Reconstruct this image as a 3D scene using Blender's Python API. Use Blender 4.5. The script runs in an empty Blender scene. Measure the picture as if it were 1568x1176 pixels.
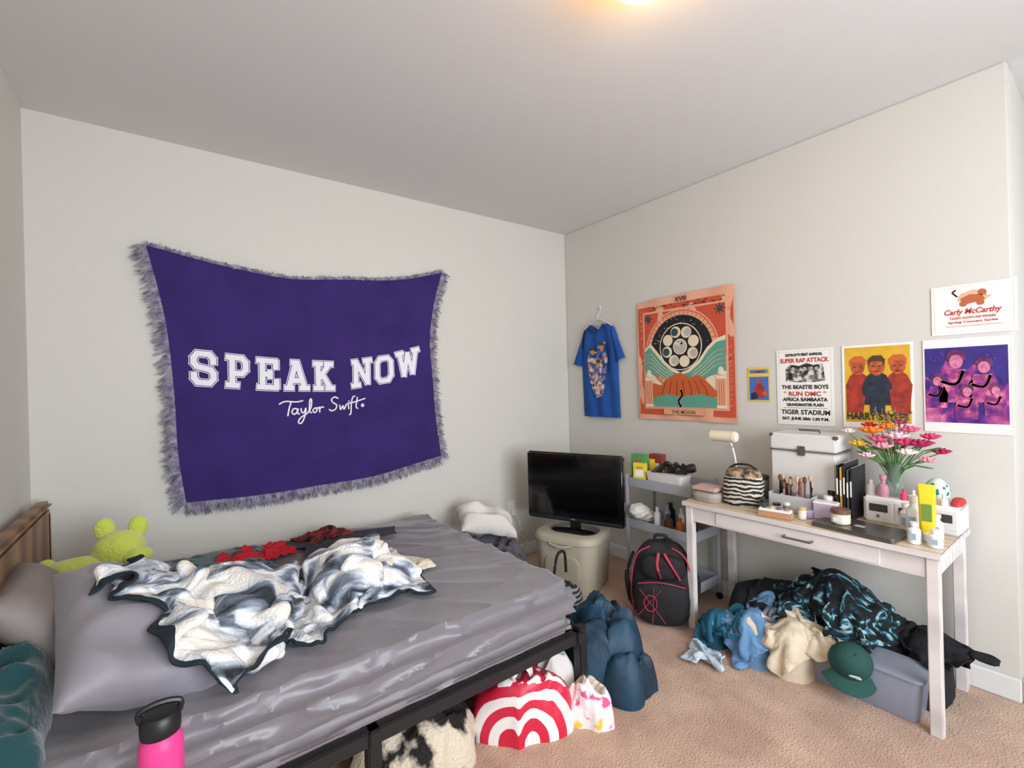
import bpy, bmesh, math, random
from mathutils import Vector, Matrix, noise, Euler
random.seed(7)
sc=bpy.context.scene
try:
    sc.view_settings.view_transform='Standard'; sc.view_settings.look='None'; sc.view_settings.exposure=0.0
except Exception: pass

# ---------------------------------------------------------------- materials
def lin(h):
    h=h.lstrip('#'); o=[]
    for i in (0,2,4):
        c=int(h[i:i+2],16)/255; o.append(c/12.92 if c<=.04045 else ((c+.055)/1.055)**2.4)
    return (o[0],o[1],o[2],1)
MATS={}
def mat(name,col='#ffffff',rough=.6,metal=0,bump=0,bscale=60,col2=None,cscale=6,emis=0,trans=0,sheen=0,spec=.5,coat=0,contrast=(.35,.65)):
    if name in MATS: return MATS[name]
    m=bpy.data.materials.new(name); m.use_nodes=True; nt=m.node_tree; b=nt.nodes['Principled BSDF']
    b.inputs['Base Color'].default_value=lin(col); b.inputs['Roughness'].default_value=rough; b.inputs['Metallic'].default_value=metal
    b.inputs['Specular IOR Level'].default_value=spec
    if trans: b.inputs['Transmission Weight'].default_value=trans; b.inputs['IOR'].default_value=1.3
    if sheen: b.inputs['Sheen Weight'].default_value=sheen
    if coat: b.inputs['Coat Weight'].default_value=coat
    if emis: b.inputs['Emission Color'].default_value=lin(col); b.inputs['Emission Strength'].default_value=emis
    tc=nt.nodes.new('ShaderNodeTexCoord')
    if col2:
        n=nt.nodes.new('ShaderNodeTexNoise'); n.inputs['Scale'].default_value=cscale; n.inputs['Detail'].default_value=5
        nt.links.new(tc.outputs['Object'],n.inputs['Vector'])
        r=nt.nodes.new('ShaderNodeValToRGB'); r.color_ramp.elements[0].color=lin(col); r.color_ramp.elements[1].color=lin(col2)
        r.color_ramp.elements[0].position=contrast[0]; r.color_ramp.elements[1].position=contrast[1]
        nt.links.new(n.outputs['Fac'],r.inputs['Fac']); nt.links.new(r.outputs['Color'],b.inputs['Base Color'])
    if bump:
        n=nt.nodes.new('ShaderNodeTexNoise'); n.inputs['Scale'].default_value=bscale; n.inputs['Detail'].default_value=4
        nt.links.new(tc.outputs['Object'],n.inputs['Vector'])
        q=nt.nodes.new('ShaderNodeBump'); q.inputs['Strength'].default_value=bump; q.inputs['Distance'].default_value=.01
        nt.links.new(n.outputs['Fac'],q.inputs['Height']); nt.links.new(q.outputs['Normal'],b.inputs['Normal'])
    MATS[name]=m; return m
def ramp_mat(name,stops,kind='noise',scale=5,rough=.8,bump=.2,detail=4,distort=0,const=False,vscale=(1,1,1),coord='Object'):
    if name in MATS: return MATS[name]
    m=bpy.data.materials.new(name); m.use_nodes=True; nt=m.node_tree; b=nt.nodes['Principled BSDF']; b.inputs['Roughness'].default_value=rough
    tc=nt.nodes.new('ShaderNodeTexCoord'); mp=nt.nodes.new('ShaderNodeMapping'); mp.inputs['Scale'].default_value=vscale
    nt.links.new(tc.outputs[coord],mp.inputs['Vector'])
    if kind=='noise':
        n=nt.nodes.new('ShaderNodeTexNoise'); n.inputs['Scale'].default_value=scale; n.inputs['Detail'].default_value=detail; n.inputs['Distortion'].default_value=distort; o=n.outputs['Fac']
    elif kind=='voronoi':
        n=nt.nodes.new('ShaderNodeTexVoronoi'); n.inputs['Scale'].default_value=scale; o=n.outputs['Distance']
    else:
        n=nt.nodes.new('ShaderNodeTexWave'); n.inputs['Scale'].default_value=scale; n.inputs['Distortion'].default_value=distort
        if kind=='rings': n.wave_type='RINGS'; n.rings_direction='SPHERICAL'
        else: n.bands_direction=kind
        o=n.outputs['Fac']
    nt.links.new(mp.outputs['Vector'],n.inputs['Vector'])
    r=nt.nodes.new('ShaderNodeValToRGB'); cr=r.color_ramp
    if const: cr.interpolation='CONSTANT'
    while len(cr.elements)<len(stops): cr.elements.new(.5)
    for e,(p,c) in zip(cr.elements,stops): e.position=p; e.color=lin(c)
    nt.links.new(o,r.inputs['Fac']); nt.links.new(r.outputs['Color'],b.inputs['Base Color'])
    if bump:
        n2=nt.nodes.new('ShaderNodeTexNoise'); n2.inputs['Scale'].default_value=90
        nt.links.new(tc.outputs['Object'],n2.inputs['Vector'])
        q=nt.nodes.new('ShaderNodeBump'); q.inputs['Strength'].default_value=bump; q.inputs['Distance'].default_value=.008
        nt.links.new(n2.outputs['Fac'],q.inputs['Height']); nt.links.new(q.outputs['Normal'],b.inputs['Normal'])
    MATS[name]=m; return m

# ---------------------------------------------------------------- builder
WA=Matrix(((1,0,0,0),(0,0,-1,0),(0,1,0,0),(0,0,0,1)))      # wall A: u->+x v->z n->-y
WB=Matrix(((0,0,-1,0),(-1,0,0,0),(0,1,0,0),(0,0,0,1)))     # wall B: u->-y v->z n->-x
class B:
    def __init__(s,base=None): s.bm=bmesh.new(); s.mats=[]; s.base=base or Matrix.Identity(4)
    def mi(s,m):
        if m not in s.mats: s.mats.append(m)
        return s.mats.index(m)
    def merge(s,t,m,M=None,smooth=True):
        M=s.base@(M or Matrix.Identity(4)); i=s.mi(m); mp={}
        for v in t.verts: mp[v]=s.bm.verts.new(M@v.co)
        for f in t.faces:
            try: g=s.bm.faces.new([mp[v] for v in f.verts]); g.material_index=i; g.smooth=smooth
            except ValueError: pass
        t.free()
    def box(s,size,loc,m,rot=(0,0,0),bev=.004,seg=2,smooth=True):
        t=bmesh.new(); bmesh.ops.create_cube(t,size=1)
        for v in t.verts: v.co=Vector((v.co.x*size[0],v.co.y*size[1],v.co.z*size[2]))
        if bev: bmesh.ops.bevel(t,geom=t.edges[:],offset=min(bev,min(size)*.45),segments=seg,affect='EDGES')
        s.merge(t,m,Matrix.Translation(loc)@Euler(rot).to_matrix().to_4x4(),smooth)
    def ball(s,size,loc,m,rot=(0,0,0),e=2.0,n=24,taper=0,nz=0):
        t=bmesh.new(); bmesh.ops.create_uvsphere(t,u_segments=n*2,v_segments=n,radius=1)
        for v in t.verts:
            c=v.co
            if e!=2.0:
                k=(abs(c.x)**e+abs(c.y)**e+abs(c.z)**e)**(1/e); c=c/k
            if nz: c=c*(1+nz*noise.noise(c*2.3+Vector(loc)*7))
            w=1-taper*c.z
            v.co=Vector((c.x*size[0]/2*w,c.y*size[1]/2*w,c.z*size[2]/2))
        s.merge(t,m,Matrix.Translation(loc)@Euler(rot).to_matrix().to_4x4())
    def lathe(s,prof,loc,m,rot=(0,0,0),n=28,sx=1,sy=1):
        t=bmesh.new(); rings=[]
        for r,z in prof:
            rings.append([t.verts.new((r*sx*math.cos(a*math.tau/n),r*sy*math.sin(a*math.tau/n),z)) for a in range(n)])
        for a,b in zip(rings,rings[1:]):
            for i in range(n): t.faces.new((a[i],a[(i+1)%n],b[(i+1)%n],b[i]))
        if prof[0][0]>1e-4: t.faces.new(rings[0][::-1])
        if prof[-1][0]>1e-4: t.faces.new(rings[-1])
        bmesh.ops.remove_doubles(t,verts=t.verts[:],dist=1e-6)
        s.merge(t,m,Matrix.Translation(loc)@Euler(rot).to_matrix().to_4x4())
    def cyl(s,r,h,loc,m,rot=(0,0,0),n=24,b=.003):
        b=min(b,r*.4,h*.4); s.lathe([(0,0),(r-b,0),(r,b),(r,h-b),(r-b,h),(0,h)],loc,m,rot,n)
    def loft(s,levels,loc,m,rot=(0,0,0),k=6,cap=True):
        t=bmesh.new(); rings=[]
        for z,w,d,r in levels:
            ring=[]; r=min(r,w/2*.999,d/2*.999)
            for q,(cx,cy) in enumerate(((w/2-r,d/2-r),(-w/2+r,d/2-r),(-w/2+r,-d/2+r),(w/2-r,-d/2+r))):
                for i in range(k+1):
                    a=math.pi/2*(q+i/k); ring.append(t.verts.new((cx+r*math.cos(a),cy+r*math.sin(a),z)))
            rings.append(ring)
        n=len(rings[0])
        for a,b in zip(rings,rings[1:]):
            for i in range(n): t.faces.new((a[i],a[(i+1)%n],b[(i+1)%n],b[i]))
        if cap: t.faces.new(rings[0][::-1]); t.faces.new(rings[-1])
        s.merge(t,m,Matrix.Translation(loc)@Euler(rot).to_matrix().to_4x4())
    def tube(s,pts,r,m,n=8,smoothpts=True,closed=False,flat=1):
        P=[Vector(p) for p in pts]
        if smoothpts and len(P)>2: P=cat(P,8,closed)
        t=bmesh.new(); rings=[]; up=Vector((0,0,1))
        for i,p in enumerate(P):
            a=P[i-1] if (i>0 or closed) else p; b=P[(i+1)%len(P)] if (i<len(P)-1 or closed) else p
            d=(b-a).normalized() if (b-a).length>1e-9 else Vector((0,0,1))
            x=d.cross(up) if abs(d.z)<.95 else d.cross(Vector((0,1,0)))
            x.normalize(); y=x.cross(d).normalized()
            rings.append([t.verts.new(p+x*r*math.cos(k*math.tau/n)+y*r*flat*math.sin(k*math.tau/n)) for k in range(n)])
        pr=list(zip(rings,rings[1:]))
        if closed: pr.append((rings[-1],rings[0]))
        for a,b in pr:
            for i in range(n): t.faces.new((a[i],a[(i+1)%n],b[(i+1)%n],b[i]))
        if not closed: t.faces.new(rings[0][::-1]); t.faces.new(rings[-1])
        s.merge(t,m)
    def grid(s,fn,nu,nv,m,M=None):
        t=bmesh.new(); V=[[t.verts.new(fn(i/nu,j/nv)) for j in range(nv+1)] for i in range(nu+1)]
        for i in range(nu):
            for j in range(nv): t.faces.new((V[i][j],V[i+1][j],V[i+1][j+1],V[i][j+1]))
        s.merge(t,m,M)
    def poly(s,pts,m,L=1,fold=None,step=.0008):
        t=bmesh.new(); vs=[]
        for p in pts:
            z=L*step+(fold(p[0],p[1]) if fold else 0); vs.append(t.verts.new((p[0],p[1],z)))
        f=t.faces.new(vs)
        if len(vs)>4: bmesh.ops.triangulate(t,faces=[f])
        s.merge(t,m,smooth=False)
    def rect(s,u0,v0,u1,v1,m,L=1,**k): s.poly([(u0,v0),(u1,v0),(u1,v1),(u0,v1)],m,L,**k)
    def disc(s,u,v,r,m,L=1,ry=None,n=32,**k):
        ry=ry or r; s.poly([(u+r*math.cos(i*math.tau/n),v+ry*math.sin(i*math.tau/n)) for i in range(n)],m,L,**k)
    def stroke(s,pts,w,m,L=1,sm=True,fold=None,step=.0008,join=True):
        P=[Vector((p[0],p[1],0)) for p in pts]
        if sm and len(P)>2: P=cat(P,7)
        for a,b in zip(P,P[1:]):
            d=(b-a)
            if d.length<1e-7: continue
            nrm=Vector((-d.y,d.x,0)).normalized()*w
            s.poly([(a-nrm)[:2],(b-nrm)[:2],(b+nrm)[:2],(a+nrm)[:2]],m,L,fold=fold,step=step)
        if join:
            for p in P: s.disc(p.x,p.y,w,m,L,n=8,fold=fold,step=step)
    def text(s,body,u,v,size,m,L=2,width=None,bold=.0,italic=0):
        c=bpy.data.curves.new('t','FONT'); c.body=body; c.size=size; c.align_x='CENTER'; c.offset=bold; c.shear=italic; c.resolution_u=3
        o=bpy.data.objects.new('t',c); bpy.context.collection.objects.link(o)
        me=bpy.data.meshes.new_from_object(o); t=bmesh.new(); t.from_mesh(me)
        bpy.data.objects.remove(o); bpy.data.curves.remove(c)
        if not t.verts: return
        xs=[q.co.x for q in t.verts]; w=max(xs)-min(xs); k=(width/w) if width else 1; mid=(max(xs)+min(xs))/2
        for q in t.verts: q.co=Vector(((q.co.x-mid)*k+u,q.co.y+v,L*.0008))
        s.merge(t,m,smooth=False); bpy.data.meshes.remove(me)
    def done(s,name,loc=(0,0,0),rot=(0,0,0),angle=40,center=True,parent=None,scale=1):
        if center and s.bm.verts:
            xs=[v.co for v in s.bm.verts]
            c=Vector(((min(v.x for v in xs)+max(v.x for v in xs))/2,(min(v.y for v in xs)+max(v.y for v in xs))/2,min(v.z for v in xs)))
            for v in s.bm.verts: v.co-=c
            loc=Vector(loc)+Euler(rot).to_matrix()@c
        if scale!=1:
            for v in s.bm.verts: v.co*=scale
        me=bpy.data.meshes.new(name); s.bm.to_mesh(me); s.bm.free()
        for m in s.mats: me.materials.append(m)
        try: me.set_sharp_from_angle(angle=math.radians(angle))
        except Exception: pass
        o=bpy.data.objects.new(name,me); bpy.context.collection.objects.link(o); o.location=loc; o.rotation_euler=rot
        if parent: o.parent=parent
        return o
def cat(P,k=8,closed=False):
    out=[]; n=len(P)
    rng=range(n) if closed else range(n-1)
    for i in rng:
        if closed: p0,p1,p2,p3=P[i-1],P[i],P[(i+1)%n],P[(i+2)%n]
        else: p0=P[max(i-1,0)];p1=P[i];p2=P[i+1];p3=P[min(i+2,n-1)]
        for j in range(k):
            t=j/k
            out.append(.5*((2*p1)+(p2-p0)*t+(2*p0-5*p1+4*p2-p3)*t*t+(3*p1-p0-3*p2+p3)*t**3))
    if not closed: out.append(P[-1])
    return out
def ridged(p):
    return 1-abs(2*noise.noise(p))
def heap(b,outline,z0,H,m,seed=0,freq=5,wr=.03,sharp=4,rings=44,low=2.0,lat=.03,edge=.006,k=10):
    O=[Vector((x,y,0)) for x,y in outline]; c=sum(O,Vector())/len(O); O=cat(O,k,True); n=len(O)
    t=bmesh.new(); sv=Vector((seed*13.7,seed*5.1,seed*2.3)); R=[]
    for i in range(rings+1):
        q=i/rings; row=[]
        for P in O:
            p=c+(P-c)*q
            warp=Vector((noise.noise(p*3+sv),noise.noise(p*3+sv+Vector((9,9,9))),0))*.12
            pr=max(0,1-q**sharp)**.6
            lo=.6+.55*noise.noise(p*low+sv)
            z=z0+edge+pr*(H*lo+wr*ridged((p+warp)*freq+sv)+wr*.5*ridged((p-warp)*freq*2.1+sv))
            l=Vector((noise.noise(p*freq*1.2+sv+Vector((3,0,0))),noise.noise(p*freq*1.2+sv+Vector((0,7,0))),0))*lat*(.3+q)
            row.append(t.verts.new((p.x+l.x,p.y+l.y,max(z,z0+.002))))
            if i==0: break
        R.append(row)
    for j in range(n): t.faces.new((R[0][0],R[1][j],R[1][(j+1)%n]))
    for a,bb in zip(R[1:],R[2:]):
        for j in range(n): t.faces.new((a[j],bb[j],bb[(j+1)%n],a[(j+1)%n]))
    bot=[t.verts.new((v.co.x,v.co.y,z0)) for v in R[-1]]
    for j in range(n): t.faces.new((R[-1][j],bot[j],bot[(j+1)%n],R[-1][(j+1)%n]))
    b.merge(t,m)
def pillow(b,w,d,h,m,M,seed=0,p=3.5,wr=.012):
    t=bmesh.new(); N=32; sv=Vector((seed*3.3,seed*1.7,0))
    def pt(s,q,sg):
        x=s*w/2*(1-.05*(1-q*q)*(s*s)); y=q*d/2*(1-.05*(1-s*s)*(q*q))
        f=((1-abs(s)**p)*(1-abs(q)**p)); f=max(f,0)**.5
        return Vector((x,y,sg*h/2*f+ f*wr*ridged(Vector((x*6,y*6,sg*3))+sv)))
    for sg in (1,-1):
        V=[[t.verts.new(pt(-1+2*i/N,-1+2*j/N,sg)) for j in range(N+1)] for i in range(N+1)]
        for i in range(N):
            for j in range(N):
                f=(V[i][j],V[i+1][j],V[i+1][j+1],V[i][j+1]); t.faces.new(f if sg>0 else f[::-1])
    bmesh.ops.remove_doubles(t,verts=t.verts[:],dist=1e-4)
    b.merge(t,m,M)
def TR(loc,rot=(0,0,0)): return Matrix.Translation(loc)@Euler(rot).to_matrix().to_4x4()
# ---- cloth simulation helpers (run once, then frozen to plain meshes)
CL=[]
def collider(o,th=.006):
    o.modifiers.new('c','COLLISION'); o.collision.thickness_outer=th; o.collision.cloth_friction=25; o.collision.damping=.5
def cloth(name,w,d,loc,rot,mats,seed,amp=.05,fr=5,n=46,bunch=(1,1),mask=None,bend=.3,selfc=True,border=0,pin=None):
    sv=Vector((seed*7.3,seed*3.1,0)); t=bmesh.new(); NV=max(8,int(n*d/w)); V=[]; pins=[]
    if pin is not None:
        q=max(pin.data.vertices,key=lambda v:v.co.z).co; loc=pin.location+q+Vector((0,0,.014))
    uvl=t.loops.layers.uv.new('uv'); Rm=TR(loc,rot)
    for i in range(n+1):
        row=[]
        for j in range(NV+1):
            u=i/n-.5; v=j/NV-.5; x=u*w*bunch[0]; y=v*d*bunch[1]
            p=Vector((x*fr,y*fr,0))+sv; rr=math.hypot(x,y)
            z=amp*(noise.noise(p)+.5*noise.noise(p*2.1))*2
            k=1
            if pin is not None: k=min(1,max(0,(rr-.03)/.12)); z=abs(z)*k
            dx=k*amp*noise.noise(p+Vector((5,5,5))); dy=k*amp*noise.noise(p+Vector((9,1,5)))
            vv=t.verts.new(Rm@Vector((x+dx,y+dy,z))); row.append(vv)
            if pin is not None and rr<.035: pins.append(vv)
        V.append(row)
    for i in range(n):
        for j in range(NV):
            if mask and not mask((i+.5)/n,(j+.5)/NV): continue
            f=t.faces.new((V[i][j],V[i+1][j],V[i+1][j+1],V[i][j+1])); f.smooth=True
            for l,(a,c) in zip(f.loops,((i,j),(i+1,j),(i+1,j+1),(i,j+1))): l[uvl].uv=((a/n-.5)*w,(c/NV-.5)*d)
            if border and (i<border or j<border or i>=n-border or j>=NV-border): f.material_index=1
    for v in [v for v in t.verts if not v.link_faces]:
        if v in pins: pins.remove(v)
        t.verts.remove(v)
    t.verts.index_update(); idx=[v.index for v in pins]
    me=bpy.data.meshes.new(name); t.to_mesh(me); t.free(); o=bpy.data.objects.new(name,me)
    for m in mats: me.materials.append(m)
    bpy.context.collection.objects.link(o)
    md=o.modifiers.new('cl','CLOTH'); s=md.settings; s.quality=5; s.mass=.25; s.air_damping=1.5; s.tension_stiffness=12; s.compression_stiffness=12; s.shear_stiffness=4; s.bending_stiffness=bend
    if idx:
        g=o.vertex_groups.new(name='pin'); g.add(idx,1.0,'REPLACE'); s.vertex_group_mass='pin'
    cs=md.collision_settings; cs.distance_min=.006; cs.use_self_collision=selfc; cs.self_distance_min=.005; cs.collision_quality=2
    md.point_cache.frame_start=1; md.point_cache.frame_end=80
    CL.append(o); return o
tee=lambda u,v: not((v<.62) and (u<.2 or u>.8)) and not (v>.93 and .4<u<.6)
pants=lambda u,v: not(v<.40 and .43<u<.57)

# ---------------------------------------------------------------- common materials
wallm=mat('wall_paint','#d3d0c8',.85,bump=.05,bscale=200)
ceilm=mat('ceiling_paint','#dad8d6',.9,bump=.04,bscale=150)
carpet=mat('carpet','#d2ae93',.97,bump=1,bscale=120,col2='#b7917a',cscale=4.5,sheen=.3,contrast=(.38,.66))
trimw=mat('trim_white','#e6e6e4',.45)
white=mat('white_plastic','#e9e7e3',.4)
offw=mat('paper_white','#efece6',.7)
black=mat('black_plastic','#141416',.4)
blackcloth=mat('black_cloth','#15151a',.9,bump=.4,bscale=120)

# ---------------------------------------------------------------- room
H=2.74; XL=-3.40; YF=-4.6; XE=1.1; YE=-2.73
b=B(); b.box((XE-XL+.4,-YF+.4,.1),((XE+XL)/2,YF/2,-.05),carpet,bev=0); floor_o=b.done('floor')
b=B(); b.box((XE-XL+.4,-YF+.4,.1),((XE+XL)/2,YF/2,H+.05),ceilm,bev=0); b.done('ceiling')
b=B(); b.box((-XL+.1,.1,H),(XL/2,.05,H/2),wallm,bev=0); wA=b.done('wall_back')
b=B(); b.box((.12,-YE,H),(.06,YE/2,H/2),wallm,bev=.006); wB=b.done('wall_right')
b=B(); b.box((.1,-YF+.1,H),(XL-.05,YF/2,H/2),wallm,bev=0); b.done('wall_left')
b=B(); b.box((.1,-YF+YE,H),(XE+.05,(YF+YE)/2,H/2),wallm,bev=0); b.done('wall_hall')
b=B(); b.box((XE,.1,H),(XE/2+.12,YE+.05,H/2),wallm,bev=0); b.done('wall_hall_end')

# ---------------------------------------------------------------- soft things + simulation
BX0,BX1,BY0,BY1=-3.30,-1.47,-1.58,-.12
pg=mat('pillow_grey','#8a868f',.5,bump=.15,bscale=14,sheen=.3)
b=B(); pillow(b,.46,.34,.14,mat('pillow_taupe','#857c78',.6,bump=.1),TR((-3.22,-.90,.70),(math.radians(52),0,math.radians(92))),1); p2=b.done('taupe_pillow',angle=80)
b=B(); pillow(b,.66,.37,.19,pg,TR((-3.0,-1.14,.68),(math.radians(20),math.radians(-13),math.radians(98))),2,wr=.035); p1=b.done('grey_pillow',angle=80)
def tmpbox(size,loc):
    b=B(); b.box(size,loc,white,bev=0); return b.done('tmp')
TMP=[tmpbox((BX1-BX0+.02,BY1-BY0+.02,.23),((BX0+BX1)/2,(BY0+BY1)/2,.452)),tmpbox((.06,1.5,.94),(-3.345,-.86,.47)),tmpbox((.6,.04,.7),(-.3,-2.66,.35))]
tub=mat('tub_clear','#a9b1c4',.25,trans=.25)
b=B(); b.loft([(0,.14,.44,.03),(.01,.15,.45,.03),(.17,.17,.48,.03),(.175,.19,.50,.03),(.185,.19,.50,.03),(.186,.16,.47,.02)],(0,0,0),tub); tubo=b.done('plastic_storage_tub',loc=(-.43,-2.27,0),center=False)
def lump(nm,outline,z0,Hh,m,seed,keep=True,**k):
    b=B(); k.setdefault('wr',.03); k.setdefault('freq',8); heap(b,outline,z0,Hh,m,seed=seed,rings=14,k=4,lat=.01,**k); o=b.done(nm,angle=80)
    if not keep: TMP.append(o)
    return o
dkl=mat('dark_laundry','#15161c',.9,bump=.4,bscale=60)
dn=mat('denim_light','#6f9cc4',.85,bump=.4,bscale=150,col2='#5580ab',cscale=8)
tealc=mat('teal_cloth','#1a5c74',.85,bump=.3); creamg=mat('cream_garment','#dccdb4',.9,bump=.4)
jk=mat('navy_jacket','#15405a',.6,bump=.3,bscale=30,col2='#0d222e',cscale=4)
lump('tmp1',[(-3.02,-.85),(-2.94,-1.25),(-2.7,-1.33),(-2.55,-1.15),(-2.65,-.8),(-2.85,-.75)],.56,.11,white,41,False,freq=6,wr=.08)
lump('tmp2',[(-2.45,-.92),(-2.4,-1.2),(-2.18,-1.2),(-2.06,-.98),(-2.15,-.8)],.56,.09,white,42,False,freq=6,wr=.07)
k1=lump('dark_laundry_heap',[(-.42,-1.66),(-.44,-1.95),(-.32,-2.05),(-.12,-2.0),(-.10,-1.62)],0,.60,dkl,31)
k2=lump('dark_laundry_heap',[(-.35,-2.04),(-.36,-2.32),(-.33,-2.46),(-.12,-2.46),(-.10,-2.02)],0,.66,dkl,33)
k3=lump('dark_laundry_heap',[(-.36,-2.42),(-.34,-2.53),(-.12,-2.54),(-.10,-2.42)],0,.44,dkl,35)
k7=lump('teal_clothes',[(-.62,-1.62),(-.62,-1.72),(-.50,-1.74),(-.46,-1.62)],0,.20,tealc,51)
k8=lump('denim_clothes',[(-.62,-1.80),(-.62,-1.94),(-.50,-1.96),(-.46,-1.80)],0,.24,dn,52)
k9=lump('cream_clothes',[(-.60,-2.00),(-.58,-2.10),(-.46,-2.12),(-.44,-1.99)],0,.30,creamg,53)
cols=[floor_o,wA,wB,p1,p2,tubo,k1,k2,k3,k7,k8,k9]
for o in cols+TMP: collider(o)
bm_=ramp_mat('fleece_blanket',[(.36,'#22272f'),(.43,'#6f7987'),(.48,'#c3cad4'),(.54,'#edeeef'),(.66,'#f0e9da')],scale=4.2,detail=9,distort=.5,bump=.8,vscale=(1,2.0,1),coord='UV')
pt=mat('blanket_piping','#10222c',.8); cream=mat('cream_sherpa','#e6dac2',.97,bump=1,bscale=120,sheen=.4)
teal=mat('teal_fleece','#0f4348',.95,bump=.5,bscale=50,sheen=.4)
leaf=ramp_mat('leaf_print',[(.46,'#0b0f16'),(.53,'#0f2c3a'),(.58,'#2f7c90'),(.66,'#b9d6d6')],scale=9,detail=3,distort=2.5,bump=.3,coord='UV')
plaid=ramp_mat('plaid',[(.4,'#141014'),(.55,'#7c1f22')],scale=30)
cloth('patterned_fleece_blanket',1.62,1.25,(-2.57,-1.10,.80),(0,0,.27),[bm_,pt],1,amp=.09,fr=5.5,n=84,bunch=(.68,.54),bend=.8,border=1)
cloth('cream_blanket',.46,.55,(-2.12,-.97,.86),(0,0,.3),[cream,pt],13,amp=.05,fr=6,n=34,bunch=(.75,.75),bend=.8)
cloth('charcoal_t_shirt',.60,.46,(-2.16,-.50,.60),(0,0,-.25),[mat('charcoal','#3b3a42',.85,bump=.3)],2,amp=.02,fr=5,n=36,mask=tee)
cloth('red_garment',.46,.40,(-2.62,-.30,.70),(0,0,.3),[mat('red_cloth','#c3182c',.85,bump=.3)],3,amp=.05,fr=6,n=32,bunch=(.75,.7))
cloth('plaid_shirt',.42,.32,(-2.27,-.25,.66),(0,0,.1),[plaid],23,amp=.05,fr=6,n=28,bunch=(.7,.7))
cloth('teal_blanket',.9,.6,(-2.88,-.45,.72),(0,0,.1),[teal],4,amp=.06,fr=5,n=44,bunch=(.8,.75))
cloth('blue_jeans',.54,.60,(0,0,0),(0,0,.9),[dn],5,amp=.05,fr=6,n=36,mask=pants,bunch=(.75,.75),bend=.3,pin=k8)
cloth('black_hoodie',.80,.66,(0,0,0),(0,0,.1),[blackcloth],6,amp=.05,fr=6,n=42,mask=tee,bunch=(.8,.8),pin=k1)
cloth('tropical_print_shirt',.90,.80,(0,0,0),(0,0,1.4),[leaf],7,amp=.06,fr=6,n=46,bunch=(.75,.75),pin=k2)
cloth('black_jacket',.5,.44,(0,0,0),(0,0,.5),[blackcloth],27,amp=.05,fr=7,n=34,bunch=(.75,.75),bend=.4,pin=k3)
cloth('cream_sweater',.50,.54,(0,0,0),(0,0,.9),[creamg],8,amp=.04,fr=6,n=34,bunch=(.8,.8),bend=.25,pin=k9)
cloth('teal_garment',.46,.48,(0,0,0),(0,0,.3),[tealc],9,amp=.05,fr=7,n=32,bunch=(.75,.75),pin=k7)
cloth('pale_blue_garment',.26,.30,(-.66,-1.70,.36),(0,0,.3),[mat('paleblue','#c3d4e0',.85,bump=.3)],10,amp=.04,fr=8,n=22,bunch=(.8,.8))
cloth('grey_t_shirt',.4,.4,(-.38,-1.98,.60),(0,0,.6),[mat('grey_garment','#6f7887',.9,bump=.3)],11,amp=.05,fr=7,n=28,bunch=(.75,.75),mask=tee)
for f in range(1,41): sc.frame_set(f)
dgr=bpy.context.evaluated_depsgraph_get()
for o in CL:
    me=bpy.data.meshes.new_from_object(o.evaluated_get(dgr)); o.modifiers.clear(); o.vertex_groups.clear(); nm=o.name
    c=Vector()
    for v in me.vertices: c+=v.co
    c/=len(me.vertices)
    for v in me.vertices: v.co-=c
    o.data=me; o.location=c
    s=o.modifiers.new('thick','SOLIDIFY'); s.thickness=.012 if 'blanket' in nm or 'throw' in nm else .005; s.offset=0
    s=o.modifiers.new('smooth','SUBSURF'); s.levels=1; s.render_levels=1
for o in TMP: bpy.data.objects.remove(o)
for o in cols:
    for md in list(o.modifiers): o.modifiers.remove(md)
sc.frame_set(1)
b=B(); heap(b,[(-3.31,-1.54),(-3.31,-1.02),(-3.22,-.98),(-3.16,-1.2),(-3.14,-1.50),(-3.2,-1.55)],.55,.16,teal,seed=44,freq=6,wr=.05,lat=.02); b.done('teal_fleece_throw',angle=80)
# things stowed at the bed edge
b=B(); heap(b,[(-1.92,-1.44),(-1.87,-1.32),(-1.68,-1.34),(-1.55,-1.50),(-1.60,-1.66),(-1.76,-1.64)],0,.27,ramp_mat('ring_bag',[(0,'#efe9e6'),(.5,'#cf2342')],kind='rings',scale=7.5,distort=.5,const=True,bump=.15,rough=.4),seed=21,freq=7,wr=.035,low=3,lat=.04)
b.tube([(-1.78,-1.50,.17),(-1.80,-1.52,.25),(-1.74,-1.54,.27),(-1.70,-1.52,.18)],.006,white,flat=3); b.done('red_ring_shopping_bag',angle=80)
fur=ramp_mat('cow_fur',[(.45,'#15130f'),(.52,'#d8cbb4')],scale=8,bump=1,detail=4)
b=B(); heap(b,[(-2.40,-1.38),(-2.26,-1.24),(-2.02,-1.24),(-1.93,-1.40),(-2.02,-1.56),(-2.25,-1.54)],0,.26,fur,seed=22,freq=9,wr=.05,low=3); b.done('cow_print_throw',angle=80)
flo=ramp_mat('floral_cloth',[(.35,'#e8c23a'),(.43,'#f0e6e4'),(.58,'#efe0e4'),(.62,'#d85a86')],scale=16,bump=.2)
b=B(); heap(b,[(-1.60,-1.60),(-1.52,-1.50),(-1.42,-1.52),(-1.36,-1.64),(-1.44,-1.72),(-1.55,-1.69)],0,.15,flo,seed=23,freq=11,wr=.05,low=4,lat=.04); b.done('floral_cloth',angle=80)
b=B(); heap(b,[(-1.66,-1.46),(-1.58,-1.36),(-1.46,-1.38),(-1.42,-1.50),(-1.55,-1.55)],0,.26,mat('white_linen','#e2ddd6',.85,bump=.3),seed=28,freq=10,wr=.05,low=4); b.done('white_linen',angle=80)
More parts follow.
